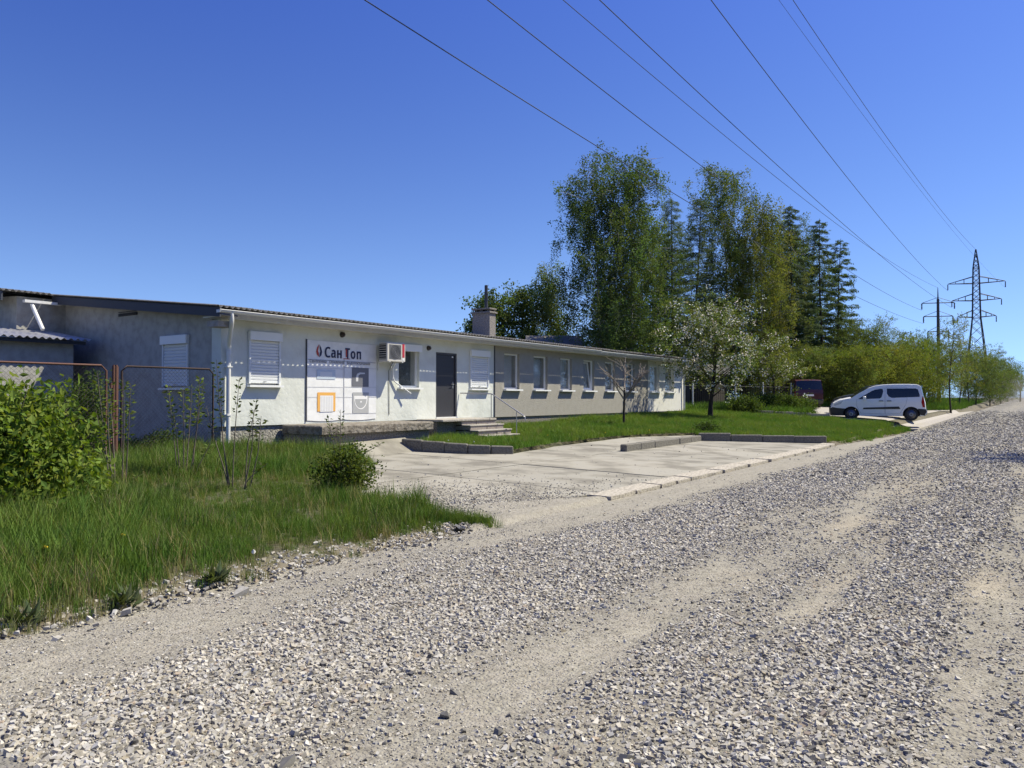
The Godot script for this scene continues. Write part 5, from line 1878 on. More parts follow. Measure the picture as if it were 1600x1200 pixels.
func build_trees() -> void:
	make_shapes()
	var dark := Color(0.105, 0.155, 0.055)
	var mid := Color(0.125, 0.178, 0.055)
	var light := Color(0.165, 0.205, 0.06)
	var yellow := Color(0.20, 0.215, 0.055)
	var fir := Color(0.10, 0.14, 0.075)
	var px := func(w: float, depth: float) -> float: return w * depth / FOCAL
	# tall trees behind the building: [x pixel, depth, y of the top, half width in pixels, kind, colour, label]
	var tall := [
		[938, 50.0, 257, 84, "birch", dark, 0.06, 116, 25, "tall dark green birch with hanging twigs, first of the tall trees behind the building"],
		[985, 51.5, 253, 80, "birch", dark.lerp(mid, 0.35), 0.06, 116, 25, "tall birch with a ragged pointed top next to the larches behind the building"],
		[1056, 55.0, 307, 62, "larch", fir.lerp(mid, 0.4), 0.10, 110, 52, "sparse larch with a bare lower trunk between the birches"],
		[1088, 57.0, 308, 70, "larch", fir.lerp(dark, 0.3), 0.10, 110, 52, "dark larch with wide level limbs next to the sparse larch"],
		[1136, 60.0, 266, 76, "birch", light.lerp(mid, 0.5), 0.10, 120, 26, "tall airy birch with pale hanging twigs behind the blossoming tree"],
		[1188, 58.0, 324, 72, "birch", yellow.lerp(light, 0.45), 0.05, 100, 24, "yellow-green weeping birch behind the maroon van's fence"],
		[1238, 63.0, 316, 66, "spruce", fir, 0.04, 110, 38, "slender dark spruce with a pointed tip beside the weeping birch"],
		[1284, 65.0, 339, 66, "spruce", fir.lerp(dark, 0.5), 0.03, 96, 40, "dense dark spruce standing above the maroon van"],
		[1312, 68.0, 374, 50, "spruce", dark, 0.04, 84, 34, "shorter dark spruce at the end of the tall tree group"],
		[764, 54.0, 470, 44, "broad", dark.lerp(mid, 0.4), 0.25, 46, 34, "round dark green tree behind the chimney"],
		[814, 56.0, 461, 44, "broad", dark.lerp(mid, 0.6), 0.25, 46, 34, "round green tree between the chimney and the light birch"],
		[862, 55.0, 421, 36, "birch", mid.lerp(light, 0.4), 0.15, 50, 22, "lighter birch with a pointed top beside the tall dark birch"],
		[1030, 62.0, 362, 66, "birch", mid, 0.08, 70, 30, "lower green birch filling the gap behind the larches"],
		[1215, 72.0, 350, 70, "birch", mid, 0.06, 90, 30, "green birch filling the gap behind the slender spruce"],
		[1262, 74.0, 366, 60, "birch", mid.lerp(dark, 0.5), 0.06, 80, 30, "green birch filling the gap between the two tall spruces"],
		[1212, 66.0, 420, 40, "broad", mid, 0.1, 40, 30, "low round tree standing below the slender spruce"],
		[960, 58.0, 470, 60, "broad", mid, 0.1, 44, 34, "low round tree standing below the tall birches"],
		[1096, 60.0, 545, 54, "broad", mid, 0.02, 40, 34, "dense low bush-like tree behind the garden shed"],
		[1165, 62.0, 550, 50, "broad", mid, 0.02, 40, 34, "dense low bush-like tree behind the bar fence"],
		[1045, 62.0, 520, 50, "broad", mid, 0.02, 40, 34, "dense low tree just past the building's end"],
		[1120, 64.0, 480, 56, "broad", mid, 0.1, 44, 34, "low round tree standing below the airy birch"],
	]
	var seed := 100
	for q in tall:
		seed += 1
		var d := {"h": height_for(q[0], q[2], q[1]), "w": px.call(q[3], q[1]), "low": q[6], "limbs": q[7], "per": q[8], "kind": q[4], "col": q[5], "hang": 1.9}
		if q[4] == "birch":
			d.bark = M.bark_birch
			d.trunk = 0.13
		tree("background_tree", q[9], "trees behind the building", spot_at(q[0], q[1]), d, seed)
	# blossoming tree at the end of the building
	tree("blossoming_tree", "spreading tree with white blossom at the far end of the building", "", spot_at(1113, 36.0), {"h": height_for(1113, 490, 36.0), "w": 2.45, "low": 0.24, "limbs": 38, "per": 28, "kind": "broad", "leaf": "small", "col": Color(0.15, 0.19, 0.06), "blossom": 0.45, "trunk": 0.12}, 300)
	tree("blossoming_tree", "smaller blossoming tree between the spreading one and the maroon van", "", spot_at(1206, 44.0), {"h": height_for(1206, 545, 44.0), "w": 2.3, "low": 0.36, "limbs": 28, "per": 26, "kind": "broad", "leaf": "small", "col": Color(0.16, 0.20, 0.055), "blossom": 0.2, "trunk": 0.09}, 301)
	# shrubs and young trees of the belt along the road
	var row := [
		[1262, 60.0, 560, 46, Color(0.150, 0.200, 0.060), "green shrub under the spruces beside the maroon van"], [1330, 58.0, 560, 44, Color(0.176, 0.219, 0.050), "bright green shrub behind the bonnet of the white van"],
		[1352, 64.0, 520, 46, Color(0.131, 0.173, 0.050), "tall green shrub behind the white van's windscreen"], [1385, 70.0, 500, 34, Color(0.194, 0.230, 0.084), "airy young tree rising above the roadside shrubs"],
		[1388, 62.0, 556, 44, Color(0.200, 0.230, 0.050), "yellow-green shrub directly behind the white van's roof"], [1420, 66.0, 548, 46, Color(0.176, 0.226, 0.050), "yellow-green shrub behind the white van's tail"],
		[1445, 72.0, 545, 44, Color(0.150, 0.204, 0.050), "green shrub in the belt in front of the concrete pole"], [1486, 62.0, 497, 34, Color(0.200, 0.230, 0.084), "slim young roadside tree in front of the concrete pole"],
		[1470, 80.0, 548, 46, Color(0.157, 0.204, 0.050), "green shrub behind the slim young tree"], [1500, 84.0, 548, 44, Color(0.200, 0.230, 0.050), "bright green shrub behind the slim young tree"],
		[1524, 96.0, 558, 40, Color(0.150, 0.200, 0.060), "green shrub at the foot of the lattice pylon"], [1545, 108.0, 566, 36, Color(0.150, 0.200, 0.060), "green shrub just past the lattice pylon"],
		[1562, 125.0, 572, 30, Color(0.150, 0.200, 0.060), "green shrub ending the roadside belt"], [1574, 150.0, 584, 22, Color(0.150, 0.200, 0.060), "far shrub at the end of the roadside belt"],
		[1310, 70.0, 530, 44, Color(0.150, 0.200, 0.060), "green shrub standing under the last spruce"],
		[1340, 66.0, 505, 30, Color(0.12, 0.17, 0.05), "airy young tree behind the bonnet of the white van"], [1412, 76.0, 520, 28, Color(0.13, 0.18, 0.05), "airy young tree standing over the white van's tail"],
		[1448, 80.0, 528, 26, Color(0.12, 0.17, 0.05), "airy young tree in front of the concrete pole's foot"], [1512, 90.0, 535, 24, Color(0.13, 0.18, 0.05), "airy young tree just before the lattice pylon"],
	]
	for q in row:
		seed += 1
		var airy: bool = (q[5] as String).contains("young")
		tree("roadside_tree" if airy else "roadside_shrub", q[5], "belt of shrubs along the road", spot_at(q[0], q[1]), {"h": height_for(q[0], q[2], q[1]), "w": px.call(q[3] * (1.0 if airy else 1.25), q[1]), "low": 0.25 if airy else 0.01, "limbs": 30 if airy else 56, "per": 16 if airy else 60, "kind": "broad", "leaf": "small", "col": q[4], "trunk": 0.07}, seed)
	# bare young tree on the lawn
	rng.seed = 401
	var at := spot_at(975, 29.0)
	var t := thing("bare_tree", "small bare tree with a dark trunk on the lawn before the grey wall", "tree", at)
	var g := Geo.new()
	var fork := Vector3(0.02, 1.35, 0.0)
	g.tube([Vector3(0, -0.15, 0), Vector3(0.0, 0.5, 0.02), fork * 0.75, fork], [0.055, 0.045, 0.04, 0.035], 8)
	obj("trunk", g, M.bark, t)
	g = Geo.new()
	for i in 7:
		var az := i * 2.1 + R(-0.3, 0.3)
		var start := Vector3(0.02, R(0.95, 1.4), 0)
		var l := R(1.0, 1.6)
		var e := start + Vector3(cos(az) * l * 0.55, l * R(0.6, 1.0), sin(az) * l * 0.55)
		g.tube([start, start.lerp(e, 0.5) + Vector3(0, -0.06, 0), e], [0.032, 0.022, 0.010], 6)
		for k in 9:
			var s2 := start.lerp(e, R(0.3, 1.0))
			var l2 := R(0.25, 0.75)
			var d2 := Vector3(R(-1, 1) + cos(az) * 0.6, R(0.3, 1.3), R(-1, 1) + sin(az) * 0.6).normalized() * l2
			g.tube([s2, s2 + d2 * 0.5 + Vector3(0, 0.03, 0), s2 + d2], [0.011, 0.008, 0.004], 4)
			for m in 3:
				var s3 := s2 + d2 * R(0.3, 1.0)
				g.tube([s3, s3 + Vector3(R(-1, 1), R(0.0, 1.0), R(-1, 1)).normalized() * R(0.1, 0.3)], [0.006, 0.003], 3)
	obj("branches", g, grained(mat(0.26, 0.225, 0.19, 0.9), mottle(61, 0.03, Color(0.7, 0.7, 0.7), Color(1.1, 1.1, 1.1), 3, 128), 2.0), t)
	# tree on the other side of the road whose shade reaches the gravel
	tree("roadside_tree", "tree on the far verge of the road throwing shade on the gravel", "", P(2.9, 28.4, road_y(27.0)), {"h": 8.2, "w": 2.5, "low": 0.3, "limbs": 34, "per": 26, "kind": "broad", "leaf": "small", "col": mid, "trunk": 0.16}, 500)
	# row of trees beyond the road's other verge: their dark green shows in the panes and they shut off the low sky there
	var first: Node3D
	var sizes := [[7.4, -6.0, 1.0], [6.6, 0.5, 0.9], [8.2, 6.0, 1.1], [7.0, 12.0, 0.95], [8.6, 17.5, 1.15], [7.6, 23.0, 1.0], [8.4, 35.0, 1.1], [7.4, 41.5, 0.95], [9.0, 48.0, 1.15], [8.0, 56.0, 1.05], [9.5, 65.0, 1.1]]
	for i in sizes.size():
		var q: Array = sizes[i]
		var where := P(q[0], q[1], road_y(q[1]) + 0.02)
		if i == 0:
			first = tree("verge_tree", "leafy green tree of the row along the road's opposite verge", "row of trees on the opposite verge", where, {"h": 8.6, "w": 3.3, "low": 0.10, "limbs": 46, "per": 34, "kind": "broad", "col": dark.lerp(mid, 0.5), "trunk": 0.17}, 520)
		else:
			var o := first.duplicate()
			o.name = numbered("verge_tree")
			add_child(o)
			o.position = where
			o.rotation.y = i * 2.2
			o.scale = Vector3.ONE * q[2]
	# dust raised on the far end of the road
	var dust := FogVolume.new()
	dust.name = "dust_cloud"
	add_child(dust)
	dust.shape = RenderingServer.FOG_VOLUME_SHAPE_ELLIPSOID
	dust.size = Vector3(18, 9, 100)
	dust.position = P(-2.5, 175.0, 1.6)
	var dm := FogMaterial.new()
	dm.albedo = Color(0.80, 0.77, 0.70)
	dm.density = 0.009
	dust.material = dm
	tag(dust, "pale dust cloud hanging over the far end of the road", "dust", "", "stuff")
	# distant bare tree and posts at the end of the road
	rng.seed = 510
	var fp := at_depth(1594, 616, 150.0)
	var bt := thing("bare_tree", "distant bare tree at the end of the gravel road", "tree", Vector3(fp.x, road_y(-fp.z), fp.z))
	g = Geo.new()
	g.tube([Vector3(0, -0.2, 0), Vector3(0.1, 3.5, 0)], [0.16, 0.1], 6)
	obj("trunk", g, M.bark, bt)
	g = Geo.new()
	for i in 14:
		var s0 := Vector3(0.08, R(1.6, 3.6), 0)
		var d := Vector3(R(-1, 1), R(0.5, 1.6), R(-1, 1)).normalized() * R(2.0, 4.2)
		g.tube([s0, s0 + d * 0.5 + Vector3(0, 0.1, 0), s0 + d], [0.07, 0.045, 0.02], 4)
		for m in 6:
			var s1 := s0 + d * R(0.3, 1.0)
			g.tube([s1, s1 + Vector3(R(-1, 1), R(0.1, 1.0), R(-1, 1)).normalized() * R(0.5, 1.4)], [0.03, 0.012], 3)
	obj("branches", g, M.bark, bt)

func shoots(label: String, at: Vector3, stems: Array, leaf_from: float, col: Color, dark: Material, seed: int) -> void:
	rng.seed = seed
	var t := thing("young_shoots", label, "shrub", at, 0.0, "leafy young shoots in the verge")
	var buf := PackedFloat32Array()
	for s in stems:
		var foot: Vector3 = s[0]
		var top: Vector3 = s[1]
		var g := Geo.new()
		var bend := Vector3(R(-0.05, 0.05), 0, R(-0.05, 0.05))
		var a := foot
		var b := foot.lerp(top, 0.5) + bend
		g.tube([a - Vector3(0, 0.1, 0), foot.lerp(top, 0.25) + bend * 0.7, b, foot.lerp(top, 0.78) + bend * 0.5, top], [0.010, 0.009, 0.0075, 0.0055, 0.003], 6)
		obj("stem", g, dark, t)
		var n := int(top.distance_to(foot) * (1.0 - leaf_from) / 0.06)
		for i in n:
			var k := lerpf(leaf_from, 1.0, float(i) / n)
			var on := foot.lerp(top, k) + bend * (1.0 - absf(k - 0.5) * 1.2)
			var az := i * 1.57 + R(-0.3, 0.3)
			for e in 2:
				for m in 2:
					var d := Vector3(cos(az + e * PI), R(0.0, 0.7), sin(az + e * PI))
					var bs := Basis.looking_at(d.normalized(), Vector3(R(-0.3, 0.3), 1, R(-0.3, 0.3)).normalized()) * Basis.from_euler(Vector3(R(-0.4, 0.4), R(-0.5, 0.5), R(-1, 1)))
					put(buf, on + d * 0.02, bs.scaled_local(Vector3.ONE * R(0.5, 1.1)), shade_of(col, 0.25))
	var g2 := Geo.new()
	leaf(g2, Vector3.ZERO, Vector3(0, 0, -1), Vector3(1, 0, 0), 0.10, 0.045)
	copies("leaves", g2.mesh(), M.leaf, buf, t)

func shrub(called: String, label: String, at: Vector3, size: Vector3, count: int, shape: Mesh, cols: Array, stems: int, seed: int, group := "", rough := 0.35) -> void:
	rng.seed = seed
	var t := thing(called, label, "shrub", at, 0.0, group)
	var g := Geo.new()
	for i in stems:
		var az := i * 2.4
		var e := Vector3(cos(az) * size.x * R(0.3, 0.85), size.y * R(0.55, 0.95), sin(az) * size.z * R(0.3, 0.85))
		g.tube([Vector3(cos(az) * 0.08, -0.1, sin(az) * 0.08), e * Vector3(0.4, 0.5, 0.4), e], [0.022, 0.014, 0.005], 5)
	obj("stems", g, M.bark_young, t)
	var lump := FastNoiseLite.new()
	lump.seed = seed
	lump.frequency = 1.1
	var buf := PackedFloat32Array()
	for i in count:
		var d := Vector3(rng.randfn(), rng.randfn(), rng.randfn()).normalized()
		if d.y < -0.8:
			d.y = -d.y
		var r := pow(rng.randf(), 0.42) * (1.0 + rough * 1.4 * lump.get_noise_3dv(d * 1.3))
		var p := Vector3(d.x * size.x, size.y * 0.42 + d.y * size.y * 0.58, d.z * size.z) * Vector3(r, 1, r)
		p.y = size.y * 0.42 + d.y * size.y * 0.58 * r
		if p.y < 0.03:
			p.y = R(0.03, 0.25)
		put(buf, p, tumbled(Vector3.ONE * R(0.75, 1.25)), shade_of((cols[0] as Color).lerp(cols[1], rng.randf()), 0.2))
	copies("leaves", shape, M.leaf, buf, t)

func build_plants() -> void:
	# large bush at the edge of the picture
	var p := on_level(8, 806, 0.20)
	shrub("large_bush", "large rounded bush with bright yellow-green leaves in the verge", Vector3(p.x - 0.25, verge_y(p.x, -p.z) - 0.03, p.z), Vector3(1.05, 1.62, 1.05), 2300, shapes.bush, [Color(0.09, 0.16, 0.03), Color(0.205, 0.26, 0.05)], 16, 601, "", 0.6)
	p = on_level(540, 770, 0.15)
	shrub("rose_bush", "low wild rose bush at the corner of the concrete forecourt", Vector3(p.x, verge_y(p.x, -p.z), p.z), Vector3(0.46, 0.66, 0.42), 460, shapes.rose, [Color(0.045, 0.08, 0.022), Color(0.13, 0.16, 0.03)], 12, 602, "", 0.5)
	p = on_level(1105, 676, 0.36)
	shrub("weed_clump", "dark leafy weed clump on the lawn behind the forecourt kerb", Vector3(p.x, ground_y(p.x, -p.z), p.z), Vector3(0.5, 0.4, 0.3), 160, shapes.rose, [Color(0.04, 0.07, 0.025), Color(0.07, 0.11, 0.03)], 5, 603)
	var low := [[1165, 41.8, 0.9, 0.85], [1192, 43.5, 1.0, 0.95], [1222, 44.5, 1.1, 0.9], [1250, 45.0, 0.9, 0.75]]
	for i in low.size():
		var q := spot_at(low[i][0], low[i][1])
		shrub("low_shrub", ["low round green shrub behind the pale bed edging, next to the fence post", "low green shrub in the middle of the bed behind the edging", "wide low green shrub in the bed before the maroon van", "low green shrub at the road-side end of the bed"][i], q, Vector3(low[i][2], low[i][3], 0.7), 420, shapes.small, [Color(0.06, 0.10, 0.025), Color(0.11, 0.16, 0.035)], 5, 610 + i, "low shrubs behind the footpath")
	var back := [[110, 15.6, 0.8, 1.7], [140, 15.4, 0.5, 1.75], [250, 16.2, 0.6, 0.6]]
	for i in back.size():
		var d := ray(back[i][0], 620)
		var x := -15.75
		var q := EYE + d * (x / d.x)
		shrub("fence_shrub", ["dark shrub behind the rusty chain-link leaf", "narrow upright shrub beside the thick rusty post", "low weedy shrub under the shuttered gable window"][i], Vector3(q.x, 0.3, q.z), Vector3(back[i][2], back[i][3], 0.45), [420, 420, 220][i], shapes.rose, [Color(0.05, 0.09, 0.025), Color(0.10, 0.15, 0.035)], 7, 620 + i, "shrubs along the yard fence", 0.5)
	# leafy shoots: stems given by the pixels of foot and tip
	var grow := func(label: String, foot: Vector2, depth_y: float, pairs: Array, from: float, col: Color, seed: int) -> void:
		var base := on_level(foot.x, foot.y, depth_y)
		var depth := (view_basis.inverse() * (base - EYE)).z * -1.0
		var list := []
		for q in pairs:
			var a := at_depth(q[0], q[1], depth)
			var b := at_depth(q[2], q[3], depth + R(-0.25, 0.25))
			a.y = verge_y(a.x, -a.z)
			list.append([a - base, b - base])
		shoots(label, base, list, from, col, M.bark_young, seed)
	grow.call("group of slender leafy shoots growing beside the large bush", Vector2(190, 762), 0.2, [[172, 760, 152, 582], [176, 765, 168, 610], [180, 764, 170, 590], [190, 762, 193, 592], [196, 764, 204, 598], [184, 765, 150, 640], [200, 766, 222, 740]], 0.45, Color(0.11, 0.15, 0.035), 631)
	grow.call("group of slender leafy shoots in front of the dark gate leaf", Vector2(283, 752), 0.2, [[278, 750, 262, 600], [281, 752, 268, 628], [290, 752, 300, 600], [295, 752, 312, 588], [300, 750, 318, 596], [286, 752, 286, 604], [303, 750, 330, 690]], 0.55, Color(0.12, 0.165, 0.04), 632)
	grow.call("group of tall dark shoots with few leaves before the white downpipe", Vector2(362, 766), 0.17, [[358, 766, 338, 562], [361, 768, 345, 612], [363, 766, 374, 590], [360, 767, 322, 634]], 0.68, Color(0.06, 0.085, 0.03), 633)
	grow.call("group of dark shoots with small leaf tufts before the plinth", Vector2(385, 768), 0.17, [[380, 766, 396, 640], [384, 768, 402, 622], [388, 768, 408, 650], [378, 768, 418, 724]], 0.66, Color(0.06, 0.085, 0.03), 634)
	grow.call("single rose shoot with small leaves rising in front of the platform", Vector2(530, 735), 0.2, [[528, 735, 532, 640], [524, 736, 512, 650], [535, 740, 600, 690]], 0.55, Color(0.07, 0.10, 0.03), 635)
	# broad-leaved rosettes along the road edge
	rng.seed = 640
	var g := Geo.new()
	leaf(g, Vector3.ZERO, Vector3(0, 0.25, -1).normalized(), Vector3(1, 0, 0), 0.17, 0.045)
	var blade := g.mesh()
	var rosettes := [[40, 968, "broad-leaved weed rosette at the road edge under the large bush"], [196, 938, "spiky grey-green weed rosette at the road edge in trampled soil"], [335, 906, "spiky grey-green weed rosette at the road edge beside a pale stone"]]
	for q in rosettes:
		var at := on_level(q[0], q[1], 0.05)
		var t := thing("weed_rosette", q[2], "weed", Vector3(at.x, verge_y(at.x, -at.z) - 0.01, at.z), 0.0, "weeds at the road edge")
		var buf := PackedFloat32Array()
		for i in 46:
			var az := i * 2.4
			var bs := Basis(Vector3.UP, az) * Basis(Vector3(1, 0, 0), R(0.0, 0.9))
			put(buf, Vector3(cos(az), 0, -sin(az)) * R(0.0, 0.10) + Vector3(0, R(0.0, 0.06), 0), bs.scaled_local(Vector3.ONE * R(0.6, 1.15)), shade_of(Color(0.085, 0.11, 0.055), 0.25))
		copies("leaves", blade, M.leaf, buf, t)
	# dandelions
	rng.seed = 650
	for q in [[69, 855, 0], [190, 836, 1], [395, 862, 2], [740, 690, 2], [800, 683, 1], [855, 680, 1], [1014, 672, 1], [1250, 668, 1], [700, 688, 2], [945, 676, 1], [1330, 676, 1]]:
		var lawn: bool = q[1] < 700
		var at := EYE
		var d := ray(q[0], q[1])
		for k in 900:
			at = EYE + d * (4.0 + k * 0.05)
			if at.y <= ground_y(at.x, -at.z) + (0.17 if lawn else 0.24):
				break
		var gy := ground_y(at.x, -at.z)
		var t := thing("dandelion", "yellow dandelion flower on a thin stem in the grass" if q[2] == 1 else "white dandelion seed head on a thin stem in the grass" if q[2] == 2 else "small yellow flower in the tall verge grass below the large bush", "flower", Vector3(at.x, gy, at.z), 0.0, "dandelions in the grass" if q[2] == 1 else "dandelion seed heads in the grass" if q[2] == 2 else "")
		var gs := Geo.new()
		var h := clampf(at.y - gy, 0.10, 0.3)
		gs.tube([Vector3(0, -0.02, 0), Vector3(0.01, h, 0)], [0.004, 0.003], 4)
		obj("stem", gs, mat(0.12, 0.18, 0.05, 0.7), t)
		gs = Geo.new()
		if q[2] == 2:
			gs.tube([Vector3(0.01, h - 0.019, 0), Vector3(0.01, h - 0.01, 0), Vector3(0.01, h, 0), Vector3(0.01, h + 0.01, 0), Vector3(0.01, h + 0.019, 0)], [0.005, 0.015, 0.019, 0.015, 0.005], 8)
			obj("seed_head", gs, mat(0.62, 0.62, 0.60, 0.9), t)
		else:
			gs.tube([Vector3(0.01, h - 0.01, 0), Vector3(0.012, h + 0.004, 0), Vector3(0.012, h + 0.012, 0)], [0.01, 0.026, 0.014], 8)
			obj("flower_head", gs, mat(0.72, 0.50, 0.02, 0.7), t)

# ---------------------------------------------------------------- grass
func grass_tuft(seed: int, count: int, radius: float, high: float, wide: float) -> ArrayMesh:
	var r := RandomNumberGenerator.new()
	r.seed = seed
	var g := Geo.new()
	for i in count:
		var az := r.randf() * TAU
		var at := Vector3(cos(az), 0, sin(az)) * radius * sqrt(r.randf())
		var lean := Vector3(r.randf_range(-1, 1), 0, r.randf_range(-1, 1)) * 0.45
		var h := high * r.randf_range(0.5, 1.15)
		var f := Vector3(cos(az * 3.0), 0, sin(az * 3.0))
		var w := wide * r.randf_range(0.7, 1.3)
		var m := at + Vector3(0, h * 0.55, 0) + lean * h * 0.25
		var tip := at + Vector3(0, h, 0) + lean * h * 0.9
		var a := at - f * w * 0.5; var b := at + f * w * 0.5
		var c := m + f * w * 0.4; var d := m - f * w * 0.4
		g.quad(a, d, c, b)
		g.tri(d, tip, c)
	return g.mesh()

var VERGE := PackedVector2Array([Vector2(-5.5, -6.0), Vector2(-5.5, 7.5), Vector2(-6.6, 7.9), Vector2(-8.4, 8.1), Vector2(-9.8, 9.7), Vector2(-11.15, 11.35), Vector2(-13.6, 12.9), Vector2(-13.95, 12.3), Vector2(-15.2, 12.3), Vector2(-15.25, 10.6), Vector2(-22.2, 10.4), Vector2(-24.0, -6.0)])
var LAWN := PackedVector2Array([Vector2(-13.7, 15.2), Vector2(-13.1, 15.35), Vector2(-12.0, 15.75), Vector2(-11.28, 16.5), Vector2(-11.4, 17.2), Vector2(-11.65, 19.2), Vector2(-11.15, 23.7), Vector2(-10.1, 26.35), Vector2(-9.7, 25.75), Vector2(-6.0, 28.15), Vector2(-5.0, 30.5), Vector2(-4.8, 40.9), Vector2(-9.2, 41.0), Vector2(-9.0, 40.1), Vector2(-15.0, 39.9), Vector2(-15.25, 20.2), Vector2(-13.3, 20.2), Vector2(-13.3, 18.2), Vector2(-14.5, 18.2), Vector2(-14.5, 16.6), Vector2(-13.85, 16.5)])

func build_grass() -> void:
	rng.seed = 700
	var tall := [grass_tuft(1, 24, 0.11, 0.30, 0.007), grass_tuft(2, 22, 0.13, 0.22, 0.009), grass_tuft(3, 30, 0.10, 0.16, 0.007)]
	var coarse := [grass_tuft(4, 22, 0.13, 0.20, 0.014), grass_tuft(5, 24, 0.15, 0.15, 0.015), grass_tuft(6, 18, 0.12, 0.26, 0.012)]
	var green := [Color(0.075, 0.15, 0.03), Color(0.122, 0.215, 0.04), Color(0.175, 0.235, 0.055), Color(0.26, 0.23, 0.13)]
	var bufs := [PackedFloat32Array(), PackedFloat32Array(), PackedFloat32Array()]
	var n := 30000
	for i in n:
		var x := -5.5 - 13.0 * pow(rng.randf(), 1.2)
		var s := R(-1.0, 13.2)
		# nothing behind the camera's reach
		if -x > 0.9 + s * 3.0 + 6.0:
			continue
		if not Geometry2D.is_point_in_polygon(Vector2(x, s), VERGE):
			continue
		var edge := -x - 5.72 + 0.35 * noise_b.get_noise_2d(x * 0.6, s * 0.8) + 0.25 * noise_a.get_noise_2d(x, s * 1.3)
		if edge < 0.0 or rng.randf() > 0.12 + edge * 1.3:
			continue
		var k := 0.5 + 0.5 * noise_a.get_noise_2d(x * 0.8 + 30.0, s * 0.8)
		var sz := lerpf(0.35, 1.25, smoothstep(0.2, 0.8, k)) * R(0.65, 1.25) * lerpf(0.45, 1.0, clampf(edge / 1.1, 0.0, 1.0))
		var c: Color = (green[0] as Color).lerp(green[1], rng.randf())
		c = c.lerp(green[2], clampf(0.5 + 0.9 * noise_b.get_noise_2d(x * 0.4, s * 0.4), 0.0, 1.0) * 0.6)
		if rng.randf() < 0.12 + 1.0 * clampf(0.75 - edge, 0.0, 0.75):
			c = c.lerp(green[3], R(0.3, 0.95))
		put(bufs[rng.randi() % 3], P(x, s, verge_y(x, s) - 0.012), Basis(Vector3.UP, rng.randf() * TAU).scaled_local(Vector3(1, R(0.8, 1.2), 1) * sz), shade_of(c, 0.15))
	for i in 380:
		var k2 := rng.randf()
		var x := lerpf(-6.9, -5.72, k2) + rng.randfn() * 0.10
		var s := lerpf(7.45, 7.85, k2) + rng.randfn() * 0.16 * (1.15 - k2)
		put(bufs[rng.randi() % 3], P(x, s, maxf(ground_y(x, s), road_h(x, s)) - 0.012), Basis(Vector3.UP, rng.randf() * TAU).scaled_local(Vector3.ONE * R(0.25, 0.75)), shade_of((green[0] as Color).lerp(green[2], rng.randf()), 0.2))
	var stalks := PackedFloat32Array()
	for i in 2600:
		var x := -5.9 - 9.0 * pow(rng.randf(), 1.2)
		var s := R(-0.5, 12.5)
		if not Geometry2D.is_point_in_polygon(Vector2(x, s), VERGE) or noise_a.get_noise_2d(x * 1.3, s * 1.3 + 70.0) < -0.05:
			continue
		put(stalks, P(x, s, verge_y(x, s) - 0.01), Basis(Vector3.UP, rng.randf() * TAU).scaled_local(Vector3.ONE * R(0.7, 1.25)), shade_of(Color(0.20, 0.21, 0.07).lerp(Color(0.34, 0.28, 0.15), rng.randf()), 0.2))
	var t := Node3D.new()
	t.name = "verge_grass"
	add_child(t)
	tag(t, "tall unmown green grass of the verge beside the gravel road", "grass", "", "stuff")
	for k in 3:
		copies("grass_blades", tall[k], M.blade, bufs[k], t)
	copies("seed_stalks", grass_tuft(9, 4, 0.06, 0.42, 0.005), M.blade, stalks, t)
	bufs = [PackedFloat32Array(), PackedFloat32Array(), PackedFloat32Array()]
	rng.seed = 710
	for i in 34000:
		var x := R(-15.3, -4.6)
		var s := R(15.1, 41.2)
		if not Geometry2D.is_point_in_polygon(Vector2(x, s), LAWN):
			continue
		if s > 26.0 and x > -6.4 and rng.randf() < ramp(x + 0.5 * noise_b.get_noise_2d(x, s), -6.3, road_edge(s) + 0.25) * 1.15:
			continue
		var k := 0.5 + 0.5 * noise_a.get_noise_2d(x * 0.6 + 60.0, s * 0.6)
		var sz := lerpf(0.45, 1.15, k) * R(0.8, 1.2)
		var c: Color = (green[0] as Color).lerp(green[1], rng.randf()).lerp(green[2], clampf(0.55 + 0.9 * noise_b.get_noise_2d(x * 0.3, s * 0.3), 0.0, 1.0) * 0.9)
		c = Color(c.r * 1.15, c.g * 1.2, c.b * 1.1)
		if rng.randf() < 0.07:
			c = c.lerp(green[3], R(0.3, 0.9))
		put(bufs[rng.randi() % 3], P(x, s, ground_y(x, s) - 0.012), Basis(Vector3.UP, rng.randf() * TAU).scaled_local(Vector3(1, R(0.75, 1.2), 1) * sz), shade_of(c, 0.15))
	t = Node3D.new()
	t.name = "lawn_grass"
	add_child(t)
	tag(t, "rough green lawn grass between the forecourt and the long building", "grass", "", "stuff")
	for k in 3:
		copies("grass_blades", coarse[k], M.blade, bufs[k], t)
	# ground cover of the far yard and under the trees
	var buf := PackedFloat32Array()
	rng.seed = 720
	for i in 16000:
		var s := 42.0 + 130.0 * pow(rng.randf(), 1.6)
		var x := R(-30.0, -5.0) - (s - 42.0) * 0.02
		if s < 44.0 and x > -9.0:
			continue
		if x > -10.5 and s < 62.0 and x > -6.2 - 0.0 * s:
			continue
		if Geometry2D.is_point_in_polygon(Vector2(x, s), PackedVector2Array([Vector2(-4.7, 41.2), Vector2(-4.9, 84.0), Vector2(-7.0, 66.0), Vector2(-12.5, 62.0), Vector2(-14.5, 52.0), Vector2(-9.5, 42.0)])):
			continue
		put(buf, P(x, s, ground_y(x, s) - 0.02), Basis(Vector3.UP, rng.randf() * TAU).scaled_local(Vector3(2.2, R(1.0, 2.2), 2.2)), shade_of((green[0] as Color).lerp(green[1], rng.randf()), 0.2))
	t = Node3D.new()
	t.name = "far_grass"
	add_child(t)
	tag(t, "grass and low growth beyond the parked vehicles along the road", "grass", "", "stuff")
